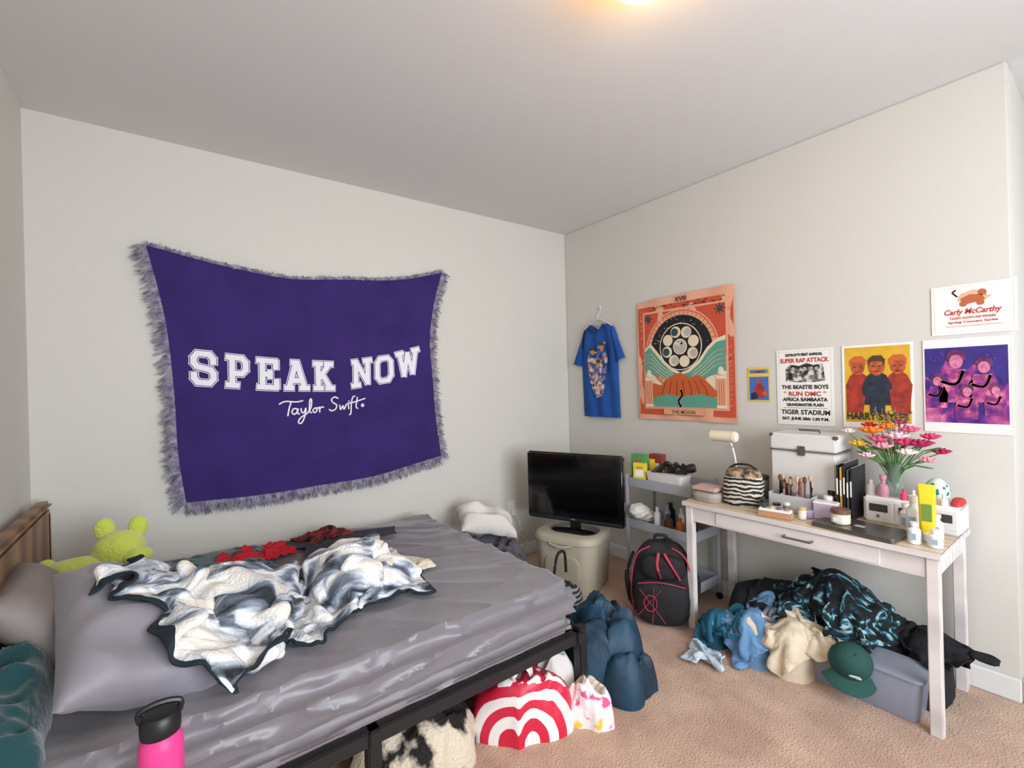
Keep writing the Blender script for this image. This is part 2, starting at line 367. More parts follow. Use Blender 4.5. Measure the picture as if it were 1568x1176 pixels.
b=B(); heap(b,[(-1.41,-1.44),(-1.32,-1.30),(-1.14,-1.32),(-1.04,-1.48),(-1.16,-1.66),(-1.34,-1.62)],0,.50,jk,seed=24,freq=8,wr=.10,sharp=3,low=3.2,lat=.07)
heap(b,[(-1.36,-1.60),(-1.26,-1.54),(-1.12,-1.60),(-1.16,-1.72),(-1.30,-1.72)],0,.14,jk,seed=29,freq=9,wr=.06,lat=.04); b.done('navy_jacket',angle=80)

# front wall with window
wx0,wx1,wz0,wz1=-2.95,-.55,.7,2.35
b=B()
b.box((wx0-XL,.1,H),((wx0+XL)/2,YF-.05,H/2),wallm,bev=0); b.box((XE-wx1,.1,H),((wx1+XE)/2,YF-.05,H/2),wallm,bev=0)
b.box((wx1-wx0,.1,wz0),((wx1+wx0)/2,YF-.05,wz0/2),wallm,bev=0); b.box((wx1-wx0,.1,H-wz1),((wx1+wx0)/2,YF-.05,(H+wz1)/2),wallm,bev=0)
b.done('wall_front')
b=B()
for x in (wx0+.03,wx1-.03,(wx0+wx1)/2): b.box((.06,.08,wz1-wz0),(x,YF-.05,(wz0+wz1)/2),trimw)
for z in (wz0+.03,wz1-.03,(wz0+wz1)/2): b.box((wx1-wx0,.07,.05),((wx0+wx1)/2,YF-.05,z),trimw)
b.done('window_1')
def baseb(name,x0,y0,x1,y1):
    b=B(); L=math.hypot(x1-x0,y1-y0); a=math.atan2(y1-y0,x1-x0)
    b.box((L,.014,.10),((x0+x1)/2,(y0+y1)/2,.05),trimw,rot=(0,0,a),bev=.005); b.done(name)
baseb('baseboard_back',XL,-.008,-.015,-.008); baseb('baseboard_right',-.008,-.0,-.008,YE); baseb('baseboard_left',XL+.008,-.02,XL+.008,YF)
baseb('baseboard_hall',0,YE-.008,XE,YE-.008)

glow=mat('lamp_glass','#ffc67a',.3,emis=30)
b=B(); b.cyl(.14,.03,(-1.70,-2.16,H-.03),mat('lamp_base','#d8d4cc',.4))
b.lathe([(.12,H-.03),(.128,H-.05),(.12,H-.078),(.09,H-.108),(.05,H-.125),(0,H-.13)],(-1.70,-2.16,0),glow)
b.done('ceiling_light')

# ---------------------------------------------------------------- purple tapestry
purple=mat('tapestry_purple','#35226a',.95,bump=.35,bscale=160,col2='#2c1c5e',cscale=5)
prp2=mat('tapestry_purple_line','#322066',.95)
twhite=mat('tapestry_white','#eceaf2',.95,bump=.3,bscale=200)
fringe=mat('tapestry_fringe','#a19da8',.95,col2='#5d5678',cscale=30)
def pl(pts,t):
    q=[Vector((a,c,0)) for a,c in pts]; P=cat(q,12); f=t*(len(P)-1); i=min(int(f),len(P)-2); return P[i].lerp(P[i+1],f-i)
top=[(-2.96,2.17),(-2.63,2.11),(-2.29,2.08),(-1.85,2.12),(-1.55,2.16),(-1.27,2.24)]
bot=[(-2.82,.83),(-2.5,.82),(-2.18,.82),(-1.75,.84),(-1.31,.91)]
lef=[(-2.96,2.17),(-2.89,1.8),(-2.86,1.42),(-2.85,1.1),(-2.82,.83)]
rig=[(-1.27,2.24),(-1.35,1.95),(-1.38,1.7),(-1.35,1.3),(-1.31,.91)]
def coons(u,v):
    P=pl(top,u)*(1-v)+pl(bot,u)*v+pl(lef,v)*(1-u)+pl(rig,v)*u
    c=Vector((*top[0],0))*(1-u)*(1-v)+Vector((*top[-1],0))*u*(1-v)+Vector((*bot[0],0))*(1-u)*v+Vector((*bot[-1],0))*u*v
    return P-c
def fold(x,z):
    w=.5+.5*math.sin(9*x+3.2*(z-2)**2+1); sag=math.exp(-((z-2.0)/.35)**2); lo=math.exp(-((z-.9)/.4)**2)
    return .016+.012*w+.018*sag*(.5+.5*math.sin(14*x+5*z))+.014*lo*(.5+.5*math.sin(11*x-6*z+2))+.012*noise.noise(Vector((x*3,z*3,0)))
b=B(WA)
def gf(u,v):
    p=coons(u,1-v); return Vector((p.x,p.y,fold(p.x,p.y)))
b.grid(gf,110,80,purple)
t=bmesh.new()
def strand(p,d,L):
    d=(d+Vector((random.uniform(-.4,.4),random.uniform(-.4,.4),0))).normalized(); n=Vector((-d.y,d.x,0))*random.uniform(.0025,.005)
    z=fold(p.x,p.y)+random.uniform(-.002,.010); bend=Vector((random.uniform(-.014,.014),-.012,0))
    pts=[p,p+d*L*.5,p+d*L+bend]; vs=[]
    for i,a in enumerate(pts):
        k=1-.35*i
        vs.append((t.verts.new((a.x-n.x*k,a.y-n.y*k,z+random.uniform(0,.006)*i)),t.verts.new((a.x+n.x*k,a.y+n.y*k,z+random.uniform(0,.006)*i))))
    for a,c in zip(vs,vs[1:]): t.faces.new((a[0],c[0],c[1],a[1]))
for side in range(4):
    N=[480,480,420,420][side]
    for i in range(N):
        f=i/(N-1)
        if side==0: p=pl(top,f); d=Vector((0,.5,0)); L=.032
        elif side==1: p=pl(bot,f); d=Vector((0,-1,0)); L=.055
        elif side==2: p=pl(lef,f); d=Vector((-1,-.35,0)); L=.06
        else: p=pl(rig,f); d=Vector((1,-.35,0)); L=.05
        strand(p,d,L*random.uniform(.7,1.2))
b.merge(t,fringe,smooth=False)
LET={
'S':[[(.75,.66),(.75,.78),(.62,.9),(.22,.9),(.1,.78),(.1,.64),(.2,.54),(.65,.47),(.75,.37),(.75,.22),(.62,.1),(.22,.1),(.1,.22),(.1,.34)]],
'P':[[(.27,.1),(.27,.9)],[(.1,.9),(.62,.9),(.76,.78),(.76,.56),(.62,.44),(.27,.44)],[(.08,.09),(.47,.09)]],
'E':[[(.25,.1),(.25,.9)],[(.08,.91),(.77,.91),(.77,.7)],[(.25,.5),(.54,.5)],[(.54,.6),(.54,.4)],[(.08,.09),(.79,.09),(.79,.32)]],
'A':[[(.14,.1),(.42,.9)],[(.76,.1),(.48,.9)],[(.25,.33),(.65,.33)],[(.0,.09),(.28,.09)],[(.6,.09),(.92,.09)],[(.27,.91),(.5,.91)]],
'K':[[(.22,.1),(.22,.9)],[(.25,.4),(.68,.88)],[(.4,.55),(.74,.1)],[(.06,.09),(.38,.09)],[(.06,.91),(.38,.91)],[(.54,.91),(.84,.91)],[(.58,.09),(.9,.09)]],
'N':[[(.18,.1),(.18,.9)],[(.75,.1),(.75,.9)],[(.18,.9),(.75,.12)],[(.02,.09),(.36,.09)],[(.04,.91),(.22,.91)],[(.58,.91),(.92,.91)]],
'O':[[(.25,.1),(.65,.1),(.8,.25),(.8,.75),(.65,.9),(.25,.9),(.1,.75),(.1,.25),(.25,.1)]],
'W':[[(.12,.9),(.28,.1)],[(.28,.1),(.48,.85)],[(.48,.85),(.68,.1)],[(.68,.1),(.86,.9)],[(-.02,.91),(.26,.91)],[(.72,.91),(1.0,.91)]]}
def bline(x):
    pts=[(-2.80,1.452),(-2.4,1.413),(-2.03,1.40),(-1.7,1.445),(-1.43,1.515)]
    for (a,c),(d,e) in zip(pts,pts[1:]):
        if x<=d: return c+(e-c)*(x-a)/(d-a)
    return pts[-1][1]
def caph(x): return .195-.012*math.sin((x+2.8)/1.37*math.pi)
x=-2.79
for ch in 'SPEAK NOW':
    if ch==' ': x+=.085; continue
    w={'W':.155}.get(ch,.135); adv=w*(1.07 if ch=='W' else .99)+.020
    for hw,m,L in ((.0225,twhite,1.2),(.0185,prp2,2.0),(.0150,twhite,2.8)):
        for pts in LET[ch]:
            Q=[(x+p[0]*w+.005, bline(x+p[0]*w)+p[1]*caph(x)) for p in pts]
            for a,c in zip(Q,Q[1:]):
                a=Vector(a);c=Vector(c);d=(c-a)
                if d.length==0: continue
                d.normalize(); n=Vector((-d.y,d.x))*hw; ex=d*(hw*.55)
                a2=a-ex; c2=c+ex; K=max(1,int((c2-a2).length/.04))
                for k in range(K):
                    p=a2.lerp(c2,k/K); q=a2.lerp(c2,(k+1)/K)
                    b.poly([p-n,q-n,q+n,p+n],m,L,fold=fold,step=.0016)
    x+=adv
SIG=[[(0,1.12),(.3,1.25),(.9,1.18),(1.25,1.22)],[(.62,1.2),(.5,.8),(.42,.4)],
[(.95,.75),(.75,.78),(.65,.6),(.75,.45),(.9,.55),(.98,.75),(.95,.5),(1.05,.45)],
[(1.15,.75),(1.18,.55),(1.3,.5),(1.42,.75),(1.35,.3),(1.15,-.1),(.98,-.05),(1.1,.2),(1.5,.45)],
[(1.5,.45),(1.72,.8),(1.75,1.25),(1.66,1.2),(1.62,.6),(1.72,.45)],
[(1.95,.72),(1.82,.6),(1.88,.45),(2.02,.5),(2.05,.66),(1.95,.72),(2.15,.7)],
[(2.2,.75),(2.22,.45)],[(2.22,.62),(2.32,.74),(2.45,.72)],
[(3.35,1.2),(3.15,1.3),(2.95,1.15),(3.05,.95),(3.25,.8),(3.2,.55),(2.95,.45),(2.8,.55)],
[(3.45,.75),(3.5,.48),(3.65,.7),(3.72,.48),(3.88,.78)],[(4.0,.75),(4.02,.48)],[(4.03,.95),(4.05,.97)],
[(4.45,1.25),(4.3,1.2),(4.2,.8),(4.15,.2),(4.05,.1)],[(4.6,1.15),(4.5,.6),(4.6,.45)],[(3.95,.82),(4.4,.88),(5.1,1.05)],
[(4.85,.62),(4.93,.7),(5.0,.62),(4.93,.54),(4.85,.62)]]
for s_ in SIG: b.stroke([(-2.36+p[0]*.1,1.22+p[1]*.1+.004*p[0]) for p in s_],.0042,twhite,1.6,fold=fold,step=.0016)
b.done('purple_fringed_tapestry',angle=60)

# ---------------------------------------------------------------- moon tapestry
c1=mat('moon_coral','#c95238',.9); c2=mat('moon_peach','#e2a27c',.9); c3=mat('moon_black','#1c1a20',.9); c4=mat('moon_cream','#e8d7ba',.9)
c5=mat('moon_teal','#5d9c88',.9); c6=mat('moon_orange','#c45c2c',.9); c7=mat('moon_dkteal','#2d4a52',.9); c8=mat('moon_pale','#e6a98b',.9); c9=mat('moon_grey','#b9b4ac',.9)
b=B(WB@Matrix.Translation((.79,1.125,.012)))
def mf(u,v): return .004*math.sin(u*25+v*4)+.004*noise.noise(Vector((u*6,v*6,1)))+.004
W_,H_=.75,.885
b.grid(lambda u,v: Vector((u*W_,v*(H_-.012*(1-u))+.006*math.sin(u*3.1),mf(u*W_,v*H_)-.0)),50,50,c8)
OFF=9
def RE(a,c,d,e,m,L): b.rect(a,c,d,e,m,OFF+L)
RE(.010,.04,.742,.83,c1,0); RE(.052,.082,.703,.793,c8,.7); RE(.065,.095,.69,.78,c1,1.2)
RE(.066,.096,.689,.44,c4,1.6)
cx,cy=.36,.50
b.disc(cx,cy,.285,c2,OFF+2,n=48); b.disc(cx,cy,.275,c1,OFF+2.5,n=48); b.disc(cx,cy,.268,c2,OFF+3,n=48)
for i in range(48):
    a=i*math.tau/48; b.stroke([(cx+.245*math.cos(a),cy+.245*math.sin(a)),(cx+.266*math.cos(a),cy+.266*math.sin(a))],.0025,c1,OFF+3.4,join=False)
b.disc(cx,cy,.24,c3,OFF+4,n=48)
for i in range(60):
    a=random.uniform(0,math.tau); r=random.uniform(.17,.235); b.disc(cx+r*math.cos(a),cy+r*math.sin(a),random.uniform(.002,.004),c4,OFF+4.5,n=6)
b.disc(cx,cy+.02,.165,c4,OFF+5,n=40); b.disc(cx,cy+.02,.158,c3,OFF+5.5,n=40)
b.disc(cx,cy+.02,.055,c4,OFF+6); b.disc(cx,cy+.02,.048,c9,OFF+6.5)
for i in range(4): b.disc(cx+random.uniform(-.03,.03),cy+.02+random.uniform(-.03,.03),.01,c4,OFF+7,n=12)
for i in range(8):
    a=i*math.tau/8+.3; u_,v_=cx+.108*math.cos(a),cy+.02+.108*math.sin(a)
    b.disc(u_,v_,.040,c4,OFF+6,n=20)
    if i%3: b.disc(u_+.008*(1 if i%2 else -1),v_,.028,c9 if i%2 else c7,OFF+6.5,n=20)
def hill(pts,m,L): b.poly(pts,m,OFF+L)
hill([(.066,.44),(.066,.52),(.12,.56),(.17,.50),(.24,.42),(.30,.37),(.36,.34),(.42,.36),(.50,.42),(.56,.50),(.62,.55),(.689,.57),(.689,.42),(.5,.3),(.25,.3)],c4,7)
hill([(.066,.35),(.066,.50),(.11,.535),(.15,.49),(.22,.41),(.29,.35),(.36,.325),(.43,.34),(.51,.40),(.57,.48),(.63,.53),(.689,.54),(.689,.34),(.4,.26)],c5,7.5)
for k in range(4): b.stroke([(.07,.46-k*.03),(.12,.48-k*.03),(.2,.40-k*.025),(.3,.33-k*.02)],.003,c4,OFF+8); b.stroke([(.685,.48-k*.03),(.62,.47-k*.03),(.54,.40-k*.025),(.45,.33-k*.02)],.003,c4,OFF+8)
hill([(.10,.20),(.14,.27),(.2,.25),(.27,.31),(.36,.34),(.43,.30),(.5,.32),(.58,.25),(.63,.2),(.6,.15),(.13,.15)],c6,8.6)
for k in range(7): b.stroke([(.2+k*.06,.17),(.22+k*.055,.22),(.24+k*.045,.28)],.003,c1,OFF+9.2)
hill([(.12,.10),(.12,.16),(.25,.19),(.36,.17),(.5,.19),(.63,.16),(.63,.10)],c5,9.4)
b.stroke([(.36,.10),(.34,.14),(.37,.18),(.36,.22)],.008,c4,OFF+9.8)
for u0 in (.07,.625):
    RE(u0,.10,u0+.06,.30,c2,10); RE(u0-.004,.29,u0+.066,.31,c4,10.4); RE(u0-.004,.096,u0+.066,.115,c4,10.4)
    for k in range(3): b.stroke([(u0+.015+k*.015,.12),(u0+.015+k*.015,.28)],.002,c1,OFF+10.6,sm=False,join=False)
    b.ball((.05,.035,.006),(u0+.03,.33,.016),c4); b.disc(u0+.03,.35,.018,c4,OFF+10.4)
for u_,v_ in ((.10,.74),(.655,.745)):
    b.disc(u_,v_,.018,c7,OFF+4)
    for i in range(8):
        a=i*math.tau/8; b.stroke([(u_+.02*math.cos(a),v_+.02*math.sin(a)),(u_+.036*math.cos(a),v_+.036*math.sin(a))],.003,c7,OFF+4)
for k in range(30):
    u_=.08+random.random()*.6; v_=.79+random.random()*.03; b.stroke([(u_-.01,v_),(u_,v_+.01),(u_+.01,v_)],.002,c8,OFF+2)
    v2=.1+random.random()*.7; b.stroke([(.03,v2),(.045,v2+.01)],.002,c8,OFF+2); b.stroke([(.71,v2),(.725,v2+.01)],.002,c8,OFF+2)
b.text('XVIII',.37,.838,.045,c3,OFF+1,bold=.0008); RE(.22,.045,.53,.085,c2,11); b.text('THE MOON',.375,.052,.035,c7,OFF+12,bold=.0006)
b.done('moon_tarot_tapestry',angle=60)

# ---------------------------------------------------------------- posters
def poster(u0,v0,u1,v1): return B(WB@Matrix.Translation((u0,v0,.003))),u1-u0,v1-v0
ink=mat('ink_black','#222020',.7); red=mat('ink_red','#c03a38',.7)
b,w,h=poster(1.775,1.14,2.065,1.57)
b.box((w,h,.0012),(w/2,h/2,.0006),offw,bev=0)
def frame(b,w,h,m,i,t,L=2):
    b.rect(i,i,w-i,i+t,m,L); b.rect(i,h-i-t,w-i,h-i,m,L); b.rect(i,i,i+t,h-i,m,L); b.rect(w-i-t,i,w-i,h-i,m,L)
frame(b,w,h,mat('paper_line','#c9c5bd',.7),.012,.0015)
for s_,v_,sz,wd,m in (("DETROIT'S FIRST ANNUAL",.392,.020,.19,ink),('SUPER RAP ATTACK',.355,.034,.25,red),('THE BEASTIE BOYS',.205,.030,.24,ink),('* RUN DMC *',.165,.034,.22,red),('AFRICA BAMBAATA',.135,.028,.23,ink),('GRANDMASTER FLASH',.107,.022,.19,ink),('TIGER STADIUM',.060,.036,.25,ink),('SAT. JUNE 28th 1:30 P.M.',.028,.022,.24,ink)):
    b.text(s_,w/2,v_,sz,m,3,width=wd,bold=.0012)
b.rect(.03,.095,.26,.097,ink,3)
ph=ramp_mat('photo_bw',[(.42,'#1d1c1c'),(.5,'#6d6b69'),(.58,'#d9d5cf')],scale=22,bump=0)
b.poly([(.05,.25),(.05,.32),(.08,.345),(.12,.335),(.16,.35),(.2,.335),(.24,.345),(.25,.25),(.2,.243),(.1,.243)],ph,3)
for u_ in (.09,.15,.21): b.disc(u_,.325,.016,ink,4); b.disc(u_,.318,.011,mat('skin_bw','#aaa5a0',.7),5)
b.done('concert_bill_poster')
yl=mat('poster_yellow','#dfb833',.65,col2='#d2a026',cscale=8); rd=mat('poster_red','#b53b26',.65,col2='#7f2a24',cscale=25); og=mat('poster_orange','#c9602c',.65); nv=mat('poster_navy','#2b3544',.65,col2='#1d2430',cscale=25); sk=mat('poster_skin','#c8643a',.65,col2='#9c4427',cscale=40); hair=mat('poster_hair','#4a3a1c',.7)
b,w,h=poster(2.105,1.14,2.40,1.57)
b.box((w,h,.0012),(w/2,h/2,.0006),offw,bev=0); b.rect(.012,.03,w-.012,h-.012,yl,2)
for u_,m_,sz in ((.07,rd,1),(.235,rd,1),(.15,nv,1.12)):
    L=3 if m_ is rd else 5
    b.poly([(u_-.05*sz,.12),(u_-.055*sz,.22),(u_-.035*sz,.27*1),(u_-.012,.29),(u_+.012,.29),(u_+.035*sz,.27),(u_+.055*sz,.22),(u_+.045*sz,.12)],m_,L)
    b.disc(u_,.315*1,.030*sz,sk,L+1,ry=.040*sz); b.poly([(u_-.034,.32),(u_-.036,.35),(u_-.015,.372),(u_+.02,.372),(u_+.036,.35),(u_+.033,.32),(u_+.02,.342),(u_-.02,.342)],hair if m_ is nv else og,L+2)
    b.rect(u_-.02,.315,u_-.006,.32,hair,L+3); b.rect(u_+.006,.315,u_+.02,.32,hair,L+3); b.stroke([(u_-.01,.292),(u_,.290),(u_+.01,.292)],.0015,rd,L+3)
b.poly([(.15-.03,.08),(.15-.03,.16),(.14,.2),(.17,.2),(.15+.035,.16),(.15+.03,.08)],nv,7)
b.poly([(.205,.12),(.2,.2),(.25,.2),(.28,.16),(.28,.08),(.22,.08)],rd,6.5); b.poly([(.02,.08),(.02,.18),(.06,.2),(.1,.16),(.09,.08)],rd,6.5)
b.text('HARRY STYLES',w/2,.045,.05,ink,9,width=.255,bold=.0014)
b.done('yellow_band_poster')
cp=ramp_mat('photo_purple',[(.32,'#180f36'),(.45,'#3c2280'),(.55,'#93357f'),(.68,'#d97aa0')],scale=11,bump=0,detail=7,distort=.6)
fg=ramp_mat('photo_figures',[(.35,'#4a2078'),(.48,'#8a3478'),(.58,'#c05a88'),(.68,'#e8a0b0')],scale=24,bump=0,detail=5)
dp=mat('poster_deep','#2a1860',.6,col2='#3a2a86',cscale=12); bl=mat('poster_blue','#4a3cb0',.6); dk2=mat('poster_dkhair','#4a1f4c',.6,col2='#7a3060',cscale=40); pkf=mat('poster_face','#d88aa0',.6,col2='#b85a88',cscale=60)
b,w,h=poster(2.435,1.14,2.72,1.57)
b.box((w,h,.0012),(w/2,h/2,.0006),offw,bev=0); b.rect(.006,.045,w-.006,h-.04,dp,2)
b.poly([(.006,.045),(.006,.26),(.04,.24),(.08,.33),(.14,.28),(.2,.33),(.25,.25),(w-.006,.22),(w-.006,.045)],cp,3)
for u_,v_,s_ in ((.115,.27,1.2),(.205,.25,1.0),(.05,.20,.8),(.15,.15,.8),(.24,.16,.7)):
    L=4+(3 if v_<.2 else 0)
    b.poly([(u_-.05*s_,v_-.11*s_),(u_-.052*s_,v_-.03*s_),(u_-.03*s_,v_+.015*s_),(u_+.03*s_,v_+.015*s_),(u_+.045*s_,v_-.03*s_),(u_+.04*s_,v_-.11*s_)],fg,L)
    b.disc(u_,v_+.064*s_,.028*s_,dk2,L+1,ry=.026*s_); b.disc(u_,v_+.045*s_,.019*s_,pkf,L+2,ry=.026*s_)
    b.stroke([(u_-.04*s_,v_-.03*s_),(u_+.0*s_,v_-.04*s_),(u_+.02*s_,v_+.01*s_)],.006*s_,pkf,L+2)
for i in range(14): b.disc(.02+random.random()*.24,.33+random.random()*.05,.004,bl,3,n=8)
b.done('concert_photo_poster')
b,w,h=poster(2.47,1.588,2.745,1.812)
b.box((w,h,.0012),(w/2,h/2,.0006),offw,bev=0); frame(b,w,h,mat('sign_line','#d7b9a8',.7),.01,.001)
br=mat('sign_brown','#b5643c',.7); tn=mat('sign_tan','#e0b08a',.7)
b.poly([(.09,.15),(.10,.18),(.14,.195),(.18,.185),(.2,.16),(.17,.14),(.11,.14)],tn,3); b.poly([(.11,.13),(.10,.16),(.13,.175),(.17,.17),(.18,.145)],br,4); b.disc(.17,.18,.014,br,4); b.disc(.11,.135,.012,br,5); b.disc(.165,.135,.012,br,5); b.stroke([(.09,.17),(.075,.19),(.085,.2)],.003,tn,4); b.disc(.19,.17,.008,offw,6)
b.text('Carly McCarthy',w/2,.09,.034,red,3,width=.185,bold=.0009,italic=.25); b.text('TALENT SHOWCASE WINNER',w/2,.068,.014,og,3,width=.15,bold=.0005); b.text('Spring Concert Series',w/2,.05,.014,red,3,width=.16,bold=.0004)
b.rect(.05,.035,.23,.037,br,3)
b.done('name_sign')
b,w,h=poster(1.605,1.27,1.735,1.478)
b.box((w,h,.0012),(w/2,h/2,.0006),mat('sp_yel','#e8c53c',.7),bev=0); b.rect(.008,.008,w-.008,.15,mat('sp_blue','#3f6fc0',.7),2); b.rect(.008,.17,w-.008,.195,mat('sp_cyan','#5a9bd8',.7),2)
b.text('SUMMER',w/2,.174,.02,rd,4,width=.09,bold=.0006)
b.poly([(.04,.02),(.035,.08),(.055,.11),(.08,.11),(.1,.08),(.095,.02)],rd,3); b.disc(.066,.125,.014,sk,4); b.poly([(.02,.01),(.02,.05),(.05,.06),(.06,.02)],nv,5); b.disc(.1,.05,.014,og,5)
b.done('small_comic_poster')

# ---------------------------------------------------------------- T-shirt on hanger
sb=mat('shirt_blue','#1b53a4',.9,bump=.3,bscale=150,col2='#174890',cscale=8); sb2=mat('shirt_dark','#173f80',.9)
b=B(WB)
def shl(v):
    pts=[(1.125,.205,.60),(1.3,.20,.595),(1.5,.195,.59),(1.66,.19,.595),(1.78,.20,.59),(1.86,.235,.555),(1.895,.30,.48)]
    for a,c in zip(pts,pts[1:]):
        if v<=c[0]:
            f=(v-a[0])/(c[0]-a[0]); return a[1]+(c[1]-a[1])*f, a[2]+(c[2]-a[2])*f
    return pts[-1][1:]
for sg in (0,1):
    def tf(u,v):
        z=1.125+v*.77; l,r=shl(z); x=l+(r-l)*u; d=.012+(0.034*(1-(2*u-1)**4)*(.7+.3*math.sin(u*17+z*3)) if sg else 0)
        neck=-.055*math.exp(-((x-.40)/.055)**2)*max(0,(v-.8)/.2)
        return Vector((x,z+neck,d))
    b.grid(tf,44,50,sb)
for side in (0,1):
    if side==0: quad=((.245,1.872),(.098,1.58),(.19,1.55),(.21,1.68))
    else: quad=((.545,1.872),(.662,1.60),(.585,1.565),(.585,1.68))
    a,c,d,e=[Vector((*q,0)) for q in quad]
    def sf(u,v):
        p=a.lerp(c,u)*(1-v)+e.lerp(d,u)*v; p.z=.014+.03*max(0,math.sin(math.pi*v))**.6; return p
    b.grid(sf,16,12,sb)
b.tube([(.325,1.885,.05),(.36,1.842,.052),(.40,1.828,.053),(.44,1.842,.052),(.475,1.885,.05)],.007,sb2)
pr=ramp_mat('shirt_print',[(.35,'#12305f'),(.45,'#3c66ae'),(.52,'#c08a6e'),(.6,'#e0cfc0')],scale=24,bump=0,detail=5)
ins=mat('shirt_skin','#c98a62',.8)
F46=lambda x,y:.046
b.poly([(.31,1.42),(.29,1.60),(.33,1.70),(.38,1.66),(.42,1.72),(.49,1.74),(.51,1.60),(.48,1.42),(.45,1.30),(.37,1.28)],pr,1,fold=F46)
for u_,v_ in ((.35,1.665),(.45,1.70),(.41,1.56)): b.disc(u_,v_,.022,ins,3,ry=.028,fold=F46); b.poly([(u_-.026,v_+.01),(u_-.02,v_+.035),(u_+.02,v_+.035),(u_+.026,v_+.01)],hair,4,fold=F46)
hg=mat('hanger','#d8dde6',.4,metal=.2)
b.tube([(.25,1.862,.03),(.40,1.93,.03),(.55,1.862,.03)],.006,hg); b.tube([(.40,1.93,.03),(.40,1.965,.025),(.42,1.99,.02),(.415,2.02,.015),(.395,2.025,.01)],.003,hg); b.box((.02,.02,.012),(.405,2.03,.006),white)
b.done('t_shirt_on_hanger',angle=60)

b=B(WA@Matrix.Translation((-.67,.41,0)))
b.box((.075,.12,.006),(0,0,.003),white); b.box((.035,.03,.004),(0,.025,.007),offw); b.box((.045,.05,.04),(0,-.025,.025),white,bev=.006)
b.tube([(0,-.05,.03),(-.01,-.1,.03),(.04,-.2,.03),(.12,-.28,.05),(.1,-.4,.03)],.003,white); b.tube([(.01,-.05,.03),(.05,-.15,.05),(.03,-.25,.03),(.0,-.38,.04)],.003,white)
b.done('outlet_with_charger')

# ---------------------------------------------------------------- bed
sheet=mat('sheet_grey','#787379',.36,bump=.15,bscale=9,sheen=.3)
sheet2=mat('sheet_under','#8a8286',.5)
e=bpy.data.objects.new('bed',None); bpy.context.collection.objects.link(e)
b=B()
def mgrid(z0,z1,m,inset=0,wr=.008,seed=0,rnd=.05):
    t=bmesh.new(); w=BX1-BX0-2*inset; d=BY1-BY0-2*inset; cx_=(BX0+BX1)/2; cy_=(BY0+BY1)/2
    bmesh.ops.create_cube(t,size=1)
    for v in t.verts: v.co=Vector((v.co.x*w,v.co.y*d,v.co.z*(z1-z0)))
    bmesh.ops.bevel(t,geom=t.edges[:],offset=rnd,segments=5,affect='EDGES')
    bmesh.ops.subdivide_edges(t,edges=[q for q in t.edges if q.calc_length()>.2],cuts=120,use_grid_fill=True)
    bmesh.ops.subdivide_edges(t,edges=[q for q in t.edges if abs(q.verts[0].co.z-q.verts[1].co.z)>.03],cuts=6,use_grid_fill=True)
    for v in t.verts:
        p=v.co+Vector((cx_,cy_,(z0+z1)/2)); topf=v.co.z>(z1-z0)/2-.012; n=Vector((0,0,1)) if topf else Vector((v.co.x/w,v.co.y/d,0)).normalized()
        q=Vector((p.x*2.2+p.y*3.2,p.y*1.1-p.x*.9,p.z*2+seed)); k=ridged(q)**4+.6*ridged(q*2.3+Vector((5,5,5)))**5
        if not topf:
            q2=Vector((p.x*3+p.y*3+p.z*9,p.z*14-p.x*1.5,seed)); k=1.3*ridged(q2)**4
            if v.co.z<-(z1-z0)/2+.015: k*=.3
        v.co=p+n*k*wr
    b.merge(t,m)
mgrid(.385,.548,sheet,wr=.016,seed=1)
mgrid(.325,.40,sheet2,inset=.02,wr=.010,seed=4,rnd=.03)
b.done('mattress',center=False,parent=e,angle=80)
fr=mat('bed_frame_black','#1d1b1d',.5)
b=B()
for y in (BY0+.03,BY1-.03): b.box((BX1-BX0,.04,.05),((BX0+BX1)/2,y,.30),fr)
for x in (BX0+.03,BX1-.0,(BX0+BX1)/2): b.box((.04,BY1-BY0,.05),(x,(BY0+BY1)/2,.30),fr)
for x in (BX0+.05,BX1+.02,(BX0+BX1)/2):
    for y in (BY0+.03,BY1-.03): b.box((.045,.045,.34 if x>-2 else .3),(x,y,.17 if x>-2 else .15),fr)
for i in range(12): b.box((.07,BY1-BY0-.06,.015),(BX0+.1+i*.15,(BY0+BY1)/2,.317),mat('slat','#8d6b4c',.6))
b.done('bed_frame',center=False,parent=e)
wd=ramp_mat('headboard_wood',[(0,'#6d4f3a'),(1,'#9a7656')],kind='Y',scale=1.5,distort=6,bump=.1,rough=.5)
b=B(); b.box((.05,1.5,.5),(-3.345,-.86,.68),wd,bev=.02,seg=3); b.box((.06,1.52,.03),(-3.345,-.86,.93),wd,bev=.012)
for y in (-.13,-1.59): b.box((.05,.06,.9),(-3.345,y,.45),wd,bev=.01)
b.done('headboard',center=False,parent=e)

lm=mat('plush_lime','#c3cf4e',.95,bump=.8,bscale=90,sheen=.6)
b=B()
b.ball((.26,.18,.15),(-3.19,-.33,.70),lm,nz=.05); b.ball((.18,.17,.16),(-3.06,-.30,.77),lm,nz=.05)
b.ball((.07,.05,.09),(-3.11,-.28,.86),lm); b.ball((.07,.05,.09),(-3.00,-.28,.85),lm)
b.ball((.10,.09,.07),(-3.00,-.37,.75),lm); b.ball((.16,.09,.09),(-3.21,-.44,.67),lm,rot=(0,.3,.8)); b.ball((.16,.08,.08),(-3.06,-.42,.68),lm,rot=(0,.4,-.9)); b.ball((.06,.06,.06),(-3.28,-.30,.75),lm)
b.done('lime_plush_toy',loc=(-.0,-.20,.0),angle=80)

